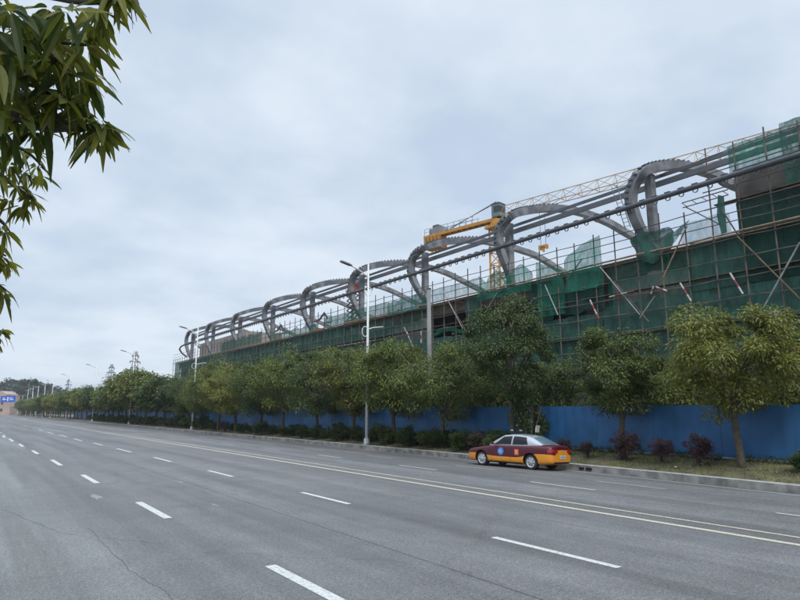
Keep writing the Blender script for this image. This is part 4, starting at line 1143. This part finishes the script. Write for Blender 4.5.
# local axes: +x forward, +y left. stations: x, half width, sill z, orange line z, belt z, top z (bonnet/boot), crown drop
ST = [ # x, wid, zsill, zor, zbelt, ztop, inset of top edge
 (2.36,.30,.34,.50,.58,.60,.10),(2.33,.62,.27,.52,.62,.66,.12),(2.22,.80,.22,.56,.68,.74,.12),(2.02,.865,.20,.58,.72,.80,.14),(1.70,.89,.19,.58,.76,.85,.16),
 (1.36,.90,.19,.56,.80,.90,.17),(1.00,.905,.19,.50,.84,.95,.17),(.70,.905,.19,.47,.87,.985,.15),(.30,.905,.19,.46,.89,1.0,.12),(-.30,.905,.19,.46,.91,1.01,.12),
 (-.80,.905,.19,.47,.925,1.02,.13),(-1.05,.905,.19,.56,.935,1.03,.15),(-1.36,.90,.20,.66,.945,1.045,.17),(-1.70,.89,.21,.70,.95,1.06,.17),(-2.02,.865,.24,.70,.945,1.06,.16),
 (-2.24,.82,.27,.70,.93,1.045,.14),(-2.36,.74,.30,.69,.88,.99,.12),(-2.41,.60,.34,.66,.80,.88,.10)]
def ringpts(st):
    x,w,zs_,zo,zb,zt,ins = st; mid = (zs_+zo)/2
    half = [(0,zs_-.02),(w*.80,zs_-.02),(w*.955,zs_+.05),(w*.99,mid),(w,zo),(w*.995,(zo+zb)/2),(w*.965,zb),(w-ins*.75,zb+(zt-zb)*.72),(w-ins*1.9,zt-.012),(w*.35,zt+.012),(0,zt+.018)]
    return [(x,y,z) for y,z in half] + [(x,-y,z) for y,z in half[-2:0:-1]]
me = bpy.data.meshes.new('body'); V = []; Fc = []; Mi = []
nr = None
for st_ in ST:
    rg = ringpts(st_); nr = len(rg); V += rg
def mi_at(j):
    jj = j if j < 10 else 19-j
    return 1 if jj <= 3 else 0
for i in range(len(ST)-1):
    for j in range(nr):
        Fc.append((i*nr+j, (i+1)*nr+j, (i+1)*nr+(j+1)%nr, i*nr+(j+1)%nr))
        jj = j if j < 10 else nr-1-j
        m = 1 if jj <= 3 else 0
        Mi.append(m)
Fc.append(tuple(range(nr))); Mi.append(1); Fc.append(tuple(range((len(ST)-1)*nr,len(ST)*nr))[::-1]); Mi.append(1)
me.from_pydata(V,[],Fc)
for mn in ('car_maroon','car_orange','car_black'): me.materials.append(MATS[mn])
me.polygons.foreach_set('material_index', Mi); me.update()
bmm = bmesh.new(); bmm.from_mesh(me); bmesh.ops.recalc_face_normals(bmm, faces=bmm.faces); bmm.to_mesh(me); bmm.free()
body = bpy.data.objects.new('body', me); COL.objects.link(body)
md = body.modifiers.new('s','SUBSURF'); md.levels = 2; md.render_levels = 2
cut = MB()
for x in (WB/2-.0, -WB/2):
    for sg in (-1,1):
        cut.tube([(x,sg*.62,.325),(x,sg*1.1,.325)], .375, 'car_black', 28)
co = cut.build('cutter')
bmm = bmesh.new(); bmm.from_mesh(co.data); bmesh.ops.recalc_face_normals(bmm, faces=bmm.faces); bmm.to_mesh(co.data); bmm.free()
mb = body.modifiers.new('b','BOOLEAN'); mb.operation = 'DIFFERENCE'; mb.object = co; mb.solver = 'EXACT'
dg = bpy.context.evaluated_depsgraph_get(); dg.update()
nm = bpy.data.meshes.new_from_object(body.evaluated_get(dg), preserve_all_data_layers=True, depsgraph=dg)
body.modifiers.clear(); body.data = nm
nmat = [m.name if m else '' for m in nm.materials]
for pz_ in nm.polygons: pz_.use_smooth = True
bpy.data.objects.remove(co)
body.parent = car
# mark flat-cut wheel wells black
for pz_ in nm.polygons:
    c_ = pz_.center
    for x in (WB/2,-WB/2):
        d_ = math.hypot(c_.x-x, c_.z-.325)
        if d_ < .3755 and abs(c_.y) < .93 and (abs(c_.y) < .63 or abs(pz_.normal.y) < .35):
            pz_.material_index = nmat.index('car_black'); pz_.use_smooth = False
# cabin (silver) with glass panels
CAB = [ # x, half width bottom, z bottom, half width top, z top
 (1.02,.70,.96,.70,.965),(.36,.77,.98,.60,1.36),(.10,.785,.98,.595,1.42),(-.35,.79,.99,.595,1.455),(-.85,.785,1.0,.59,1.43),(-1.20,.775,1.02,.575,1.36),(-1.86,.70,1.045,.66,1.05)]
cb = MB(); n = 9
def cabring(c):
    x,w0,z0,w1,z1 = c
    return [(x,w0,z0-.05),(x,w0,z0),(x,w0+(w1-w0)*.5+.02,z0+(z1-z0)*.52),(x,w1+.01,z0+(z1-z0)*.93),(x,w1*.82,z1+.01),(x,0,z1+.03),(x,-w1*.82,z1+.01),(x,-w1-.01,z0+(z1-z0)*.93),(x,-(w0+(w1-w0)*.5+.02),z0+(z1-z0)*.52),(x,-w0,z0),(x,-w0,z0-.05)]
xs = []
CB2 = []
P_ = [Vector(c) if False else c for c in CAB]
for i in range(len(CAB)-1):
    for k in range(4):
        t = k/4; a = CAB[max(i-1,0)]; b0 = CAB[i]; c0 = CAB[i+1]; d0 = CAB[min(i+2,len(CAB)-1)]
        CB2.append(tuple(0.5*((2*b0[q])+(c0[q]-a[q])*t*1+(2*a[q]-5*b0[q]+4*c0[q]-d0[q])*t*t+(3*b0[q]-a[q]-3*c0[q]+d0[q])*t**3) for q in range(5)))
CB2.append(CAB[-1])
rgs = [cabring(c) for c in CB2]; nn_ = len(rgs[0])
for r_ in rgs: cb.v += r_
for i in range(len(rgs)-1):
    for j in range(nn_-1): cb.face((i*nn_+j, i*nn_+j+1, (i+1)*nn_+j+1, (i+1)*nn_+j), 'car_silver')
cb.build('roof', car, smooth=True)
def cab_at(x):
    for i in range(len(CB2)-1):
        a, c0 = CB2[i], CB2[i+1]
        if c0[0] <= x <= a[0]:
            t = (a[0]-x)/(a[0]-c0[0]+1e-9); return tuple(a[q]+(c0[q]-a[q])*t for q in range(5))
    return CB2[-1] if x < CB2[-1][0] else CB2[0]
def side_pt(x, f, sg, off=.012):
    c = cab_at(x); x_,w0,z0,w1,z1 = c; H2 = z1-z0
    # walk up the three-piece side
    knots = [(w0,z0),(w0+(w1-w0)*.5+.02,z0+H2*.52),(w1+.01,z0+H2*.93)]
    if f < .56: t = f/.56; a, c1 = knots[0], knots[1]
    else: t = (f-.56)/.44; a, c1 = knots[1], knots[2]
    w = a[0]+(c1[0]-a[0])*t; z = a[1]+(c1[1]-a[1])*t
    return (x, sg*(w+off), z+off*.3)
def side_glass(x0a, x0b, x1a, x1b, f0, f1, sg, name):
    # x0a..x0b front edge bottom/top, x1a..x1b rear edge bottom/top
    b = MB(); nx, nf = 10, 6
    for i in range(nx+1):
        for j in range(nf+1):
            t = i/nx; f = f0+(f1-f0)*j/nf; u_ = j/nf
            x = (x0a+(x0b-x0a)*u_)*(1-t)+(x1a+(x1b-x1a)*u_)*t
            b.v.append(side_pt(x, f, sg))
    for i in range(nx):
        for j in range(nf):
            a = i*(nf+1)+j; b.face((a,a+1,a+nf+2,a+nf+1),'glass_dark')
    b.build(name, car, smooth=True)
for sg in (1,-1):
    side_glass(.78,.20,-.27,-.27,.06,.90,sg,'window')
    side_glass(-.36,-.36,-1.18,-1.02,.06,.90,sg,'window')
def end_glass(xa, xb, name, m):
    b = MB(); nx, ny = 6, 8
    for i in range(nx+1):
        x = xa+(xb-xa)*i/nx; c = cab_at(x); w = c[3]*.80; 
        for j in range(ny+1):
            y = -w+2*w*j/ny; z = c[4]+.01+.02*(1-(y/w)**2*1)+.012
            b.v.append((x,y,z))
    for i in range(nx):
        for j in range(ny):
            a = i*(ny+1)+j; b.face((a,a+1,a+ny+2,a+ny+1), m)
    b.build(name, car, smooth=True)
end_glass(-1.28,-1.80,'rear_window','glass_rear'); end_glass(.92,.42,'windscreen','glass_dark')
# wheels
for x in (WB/2,-WB/2):
    for sg in (1,-1):
        wr = MB(); n = 32
        prof = [(.60,.24),(.60,.315),(.62,.325),(.80,.325),(.83,.315),(.84,.29),(.84,.225)]
        for k,(y,r_) in enumerate(prof):
            for i in range(n): a = 2*math.pi*i/n; wr.v.append((x+math.cos(a)*r_, sg*y, .325+math.sin(a)*r_))
        for k in range(len(prof)-1):
            for i in range(n): wr.face((k*n+i,k*n+(i+1)%n,(k+1)*n+(i+1)%n,(k+1)*n+i),'black_rubber')
        wo = wr.build('wheel', car, smooth=True)
        rm_ = MB(); n = 28
        c_ = len(rm_.v)
        for r_, y in ((.232,.836),(.215,.825),(.19,.812),(.06,.845),(.0,.852)):
            for i in range(n): a = 2*math.pi*i/n; rm_.v.append((x+math.cos(a)*r_, sg*y, .325+math.sin(a)*r_))
        for k in range(4):
            for i in range(n):
                mm = 'alloy'
                if k == 2 and (i % 4 == 3): mm = 'car_black'
                if k == 1: mm = 'alloy'
                rm_.face((k*n+i,k*n+(i+1)%n,(k+1)*n+(i+1)%n,(k+1)*n+i), mm)
        rm_.build('rim', wo)
# lamps, plate, bumper details, emblems, mirrors, seams, handles
def panel(name, pts, th, m, normal, parent=car):
    b = MB(); N_v = Vector(normal).normalized()*th; k = len(pts)
    b.v += [tuple(Vector(p)) for p in pts]+[tuple(Vector(p)+N_v) for p in pts]
    b.face(tuple(range(k))[::-1],m); b.face(tuple(range(k,2*k)),m)
    for i in range(k): b.face((i,(i+1)%k,(i+1)%k+k,i+k),m)
    return b.build(name, parent)
from mathutils.bvhtree import BVHTree
bv = BVHTree.FromPolygons([v.co.copy() for v in nm.vertices],[tuple(p.vertices) for p in nm.polygons])
def hit(o, d):
    r = bv.ray_cast(Vector(o), Vector(d)); return r[0]
def decal(name, fn, nx, ny, org, d, m, off=.006, parent=car):
    """sheet of points cast on the body; fn(u,v)->origin of the ray"""
    b = MB(); ok = True
    for i in range(nx+1):
        for j in range(ny+1):
            q = hit(fn(i/nx,j/ny), d)
            if q is None: q = Vector(fn(i/nx,j/ny)); ok = False
            b.v.append(tuple(q-Vector(d)*off))
    for i in range(nx):
        for j in range(ny):
            a = i*(ny+1)+j; b.face((a,a+1,a+ny+2,a+ny+1), m)
    return b.build(name, parent, smooth=True)
for sg in (1,-1):
    decal('tail_light', lambda u,v,sg=sg: (-3, sg*(.36+.36*u), .74+.15*v), 6,3,None,(1,0,0),'tail_red',.012)
    decal('tail_light', lambda u,v,sg=sg: (-2.37+.17*u, sg*2, .75+.13*v), 4,3,None,(0,-sg,0),'tail_red',.012)
    decal('headlight', lambda u,v,sg=sg: (3, sg*(.42+.26*u), .56+.10*v), 4,2,None,(-1,0,0),'plate_white',.012)
decal('licence_plate', lambda u,v: (-3, -.23+.46*u, .50+.14*v), 4,2,None,(1,0,0),'plate_white',.02)
for k in range(5):
    decal('plate_letter', lambda u,v,k=k: (-3, -.19+k*.08+.045*u, .535+.07*v), 1,1,None,(1,0,0),'steel_dark',.024)
decal('bumper_trim', lambda u,v: (-3, -.60+1.2*u, .30+.07*v), 8,2,None,(1,0,0),'car_black',.012)
decal('boot_emblem', lambda u,v: (-3, -.05+.10*u, .80+.045*v), 2,2,None,(1,0,0),'alloy',.014)
decal('sill_trim', lambda u,v: (-.93+1.86*u, 2, .21+.05*v), 12,2,None,(0,-1,0),'car_black',.008)
for xx in (.74,-.32,-1.06):
    decal('door_seam', lambda u,v,xx=xx: (xx-.006+.012*u, 2, .27+.66*v), 1,10,None,(0,-1,0),'car_black',.004)
for xx in (-.12,-.82):
    decal('door_handle', lambda u,v,xx=xx: (xx+.16*u, 2, .80+.03*v), 3,1,None,(0,-1,0),'car_black',.02)
# round blue emblem on the front door
b = MB(); c0 = (.22,.70); n = 20
for i in range(n):
    a = 2*math.pi*i/n; q = hit((c0[0]+math.cos(a)*.17,2,c0[1]+math.sin(a)*.17),(0,-1,0)); b.v.append((q.x,q.y+.008,q.z))
b.face(tuple(range(n)),'emblem_blue'); em = b.build('door_emblem', car)
b = MB()
for (x0,x1,z0,z1) in ((-.11,.11,-.015,.01),(-.08,.08,-.07,-.05),(-.05,.02,.05,.09),(.03,.08,.03,.06)):
    q = hit((c0[0],2,c0[1]),(0,-1,0)); b.box(c0[0]+x0,c0[0]+x1,q.y+.012,q.y+.016,c0[1]+z0,c0[1]+z1,'plate_white')
b.build('lettering', em)
q = hit((-.66,2,.70),(0,-1,0)); b = MB(); b.box(-.77,-.55,q.y+.002,q.y+.012,.58,.83,'emblem_orange'); em = b.build('door_emblem', car)
b = MB(); b.bar((-.70,q.y+.014,.62),(-.70,q.y+.014,.79),.03,.008,'plate_white'); b.bar((-.62,q.y+.014,.62),(-.62,q.y+.014,.79),.03,.008,'plate_white'); b.bar((-.70,q.y+.016,.79),(-.62,q.y+.016,.62),.03,.008,'plate_white'); b.build('lettering', em)
for sg in (1,-1):
    b = MB(); y = sg*.80; b.sweep([(.66,y,1.0),(.64,sg*.90,1.03)],[(-.03,-.02),(.03,-.02),(.03,.02),(-.03,.02)],'car_black'); b.sweep([(.66,sg*.88,1.04),(.62,sg*1.0,1.05),(.6,sg*1.06,1.04)],[(-.05,-.05),(.05,-.06),(.06,.06),(-.05,.06)],'car_maroon',scale=[.7,1,.6]); b.build('wing_mirror', car)
# roof equipment: low display bar across the roof and small antennae
b = MB(); b.box(-.06,.06,-.42,.42,1.49,1.50,'car_black')
b.box(-.10,.10,-.36,.36,1.50,1.62,'car_black'); rs = b.build('roof_sign', car)
b = MB(); b.box(-.105,-.10,-.30,.30,1.52,1.60,'window_dark'); b.build('display', rs)
b = MB(); b.box(-.04,.04,.28,.38,1.62,1.655,'plate_white'); b.box(-.04,.04,-.38,-.28,1.62,1.655,'plate_white'); b.build('end_cap', rs)
b = MB(); b.tube([(-.45,.05,1.47),(-.47,.05,1.85)],.012,'car_black',6); b.build('antenna', car)
q0 = Vector((-.75,-.52,1.46))
b = MB(); b.tube([q0,q0+Vector((0,0,.14))],.02,'car_black',6); b.sweep([q0+Vector((-.02,0,.12)),q0+Vector((-.06,0,.42))],[(-.02,-.13),(.02,-.13),(.02,.13),(-.02,.13)],'tape_white',side=(1,0,0)); b.build('rear_flag_sign', car)

b = MB(); b.box(-905,1105,-255,1505,-1.75,75,'earth'); hz_o = b.build('haze'); hz_o.data.materials.clear()
hm_ = bpy.data.materials.new('haze_air'); hm_.use_nodes = True; ht = hm_.node_tree
ht.nodes.remove(ht.nodes['Principled BSDF'])
pv = ht.nodes.new('ShaderNodeVolumePrincipled'); pv.inputs['Color'].default_value = (.86,.90,.95,1); pv.inputs['Density'].default_value = 0.00022
ht.links.new(pv.outputs[0], ht.nodes['Material Output'].inputs['Volume'])
hz_o.data.materials.append(hm_); tag(hz_o, 'thin pale haze over the whole street and building site', 'haze', kind='stuff')

# ------------------------------------------------------------------ camera, light, sky
cam = bpy.data.cameras.new('camera'); co = bpy.data.objects.new('camera', cam); COL.objects.link(co)
co.location = (0,0,EYE); co.rotation_euler = (math.pi/2+PITCH, 0, YAW)
cam.sensor_width = 36; cam.lens = 27; cam.clip_start = .05; cam.clip_end = 6000; sc.camera = co
SUN_EL, SUN_AZ = R(52), R(205)          # azimuth clockwise from +Y
sd = Vector((math.sin(SUN_AZ)*math.cos(SUN_EL), math.cos(SUN_AZ)*math.cos(SUN_EL), math.sin(SUN_EL)))
sl = bpy.data.lights.new('sun','SUN'); sl.energy = 1.5; sl.angle = R(18); sl.color = (1,.96,.9)
so = bpy.data.objects.new('sun', sl); COL.objects.link(so); so.rotation_euler = sd.to_track_quat('Z','Y').to_euler()
w = bpy.data.worlds.new('World'); sc.world = w; w.use_nodes = True
N = w.node_tree.nodes; L = w.node_tree.links; bg = N['Background']; out = N['World Output']
sky = N.new('ShaderNodeTexSky'); sky.sky_type = 'NISHITA'; sky.sun_disc = False; sky.sun_elevation = SUN_EL; sky.sun_rotation = SUN_AZ
L.new(sky.outputs[0], bg.inputs[0]); bg.inputs[1].default_value = 0.08
tc = N.new('ShaderNodeTexCoord'); sp = N.new('ShaderNodeSeparateXYZ'); L.new(tc.outputs['Generated'], sp.inputs[0])
def mth(op, a, b_=None, c=None):
    n = N.new('ShaderNodeMath'); n.operation = op
    for i, v in enumerate((a,b_,c)):
        if v is None: continue
        if isinstance(v,(int,float)): n.inputs[i].default_value = v
        else: L.new(v, n.inputs[i])
    return n.outputs[0]
zc_ = mth('ADD', mth('MAXIMUM', sp.outputs['Z'], 0.0), 0.22)
cx = mth('DIVIDE', sp.outputs['X'], zc_); cy = mth('DIVIDE', sp.outputs['Y'], zc_)
cmb = N.new('ShaderNodeCombineXYZ'); L.new(cx, cmb.inputs[0]); L.new(cy, cmb.inputs[1])
def wn(scale, det, ofs):
    mp = N.new('ShaderNodeMapping'); mp.inputs['Location'].default_value = ofs; L.new(cmb.outputs[0], mp.inputs[0])
    n = N.new('ShaderNodeTexNoise'); n.inputs['Scale'].default_value = scale; n.inputs['Detail'].default_value = det; n.inputs['Roughness'].default_value = .52; L.new(mp.outputs[0], n.inputs['Vector']); return n.outputs['Fac']
n1 = wn(.9,7,(3.1,1.7,0)); n2 = wn(3.0,8,(7.3,2.2,0))
nn = mth('ADD', mth('MULTIPLY', n1, .6), mth('MULTIPLY', n2, .4))
rp = N.new('ShaderNodeValToRGB'); e = rp.color_ramp.elements
e[0].position = .41; e[0].color = (.43,.52,.645,1); e[1].position = .60; e[1].color = (.61,.675,.755,1)
e2 = e.new(.5); e2.color = (.515,.595,.69,1)
L.new(nn, rp.inputs['Fac'])
grad = N.new('ShaderNodeMapRange'); grad.inputs['From Min'].default_value = 0.60; grad.inputs['From Max'].default_value = 1.0; grad.inputs['To Min'].default_value = .89; grad.inputs['To Max'].default_value = 3.0
L.new(sp.outputs['Z'], grad.inputs['Value'])
bg2 = N.new('ShaderNodeBackground'); L.new(rp.outputs[0], bg2.inputs[0]); L.new(grad.outputs[0], bg2.inputs[1])
mx = N.new('ShaderNodeMixShader'); mx.inputs[0].default_value = .93; L.new(bg.outputs[0], mx.inputs[1]); L.new(bg2.outputs[0], mx.inputs[2]); L.new(mx.outputs[0], out.inputs['Surface'])
sc.view_settings.view_transform = 'Standard'; sc.view_settings.look = 'None'; sc.view_settings.gamma = 1; sc.view_settings.use_curve_mapping = False; sc.view_settings.exposure = 0.56
sc.cycles.max_bounces = 6; sc.cycles.transparent_max_bounces = 12; sc.cycles.caustics_reflective = False; sc.cycles.caustics_refractive = False
sc.cycles.use_denoising = True
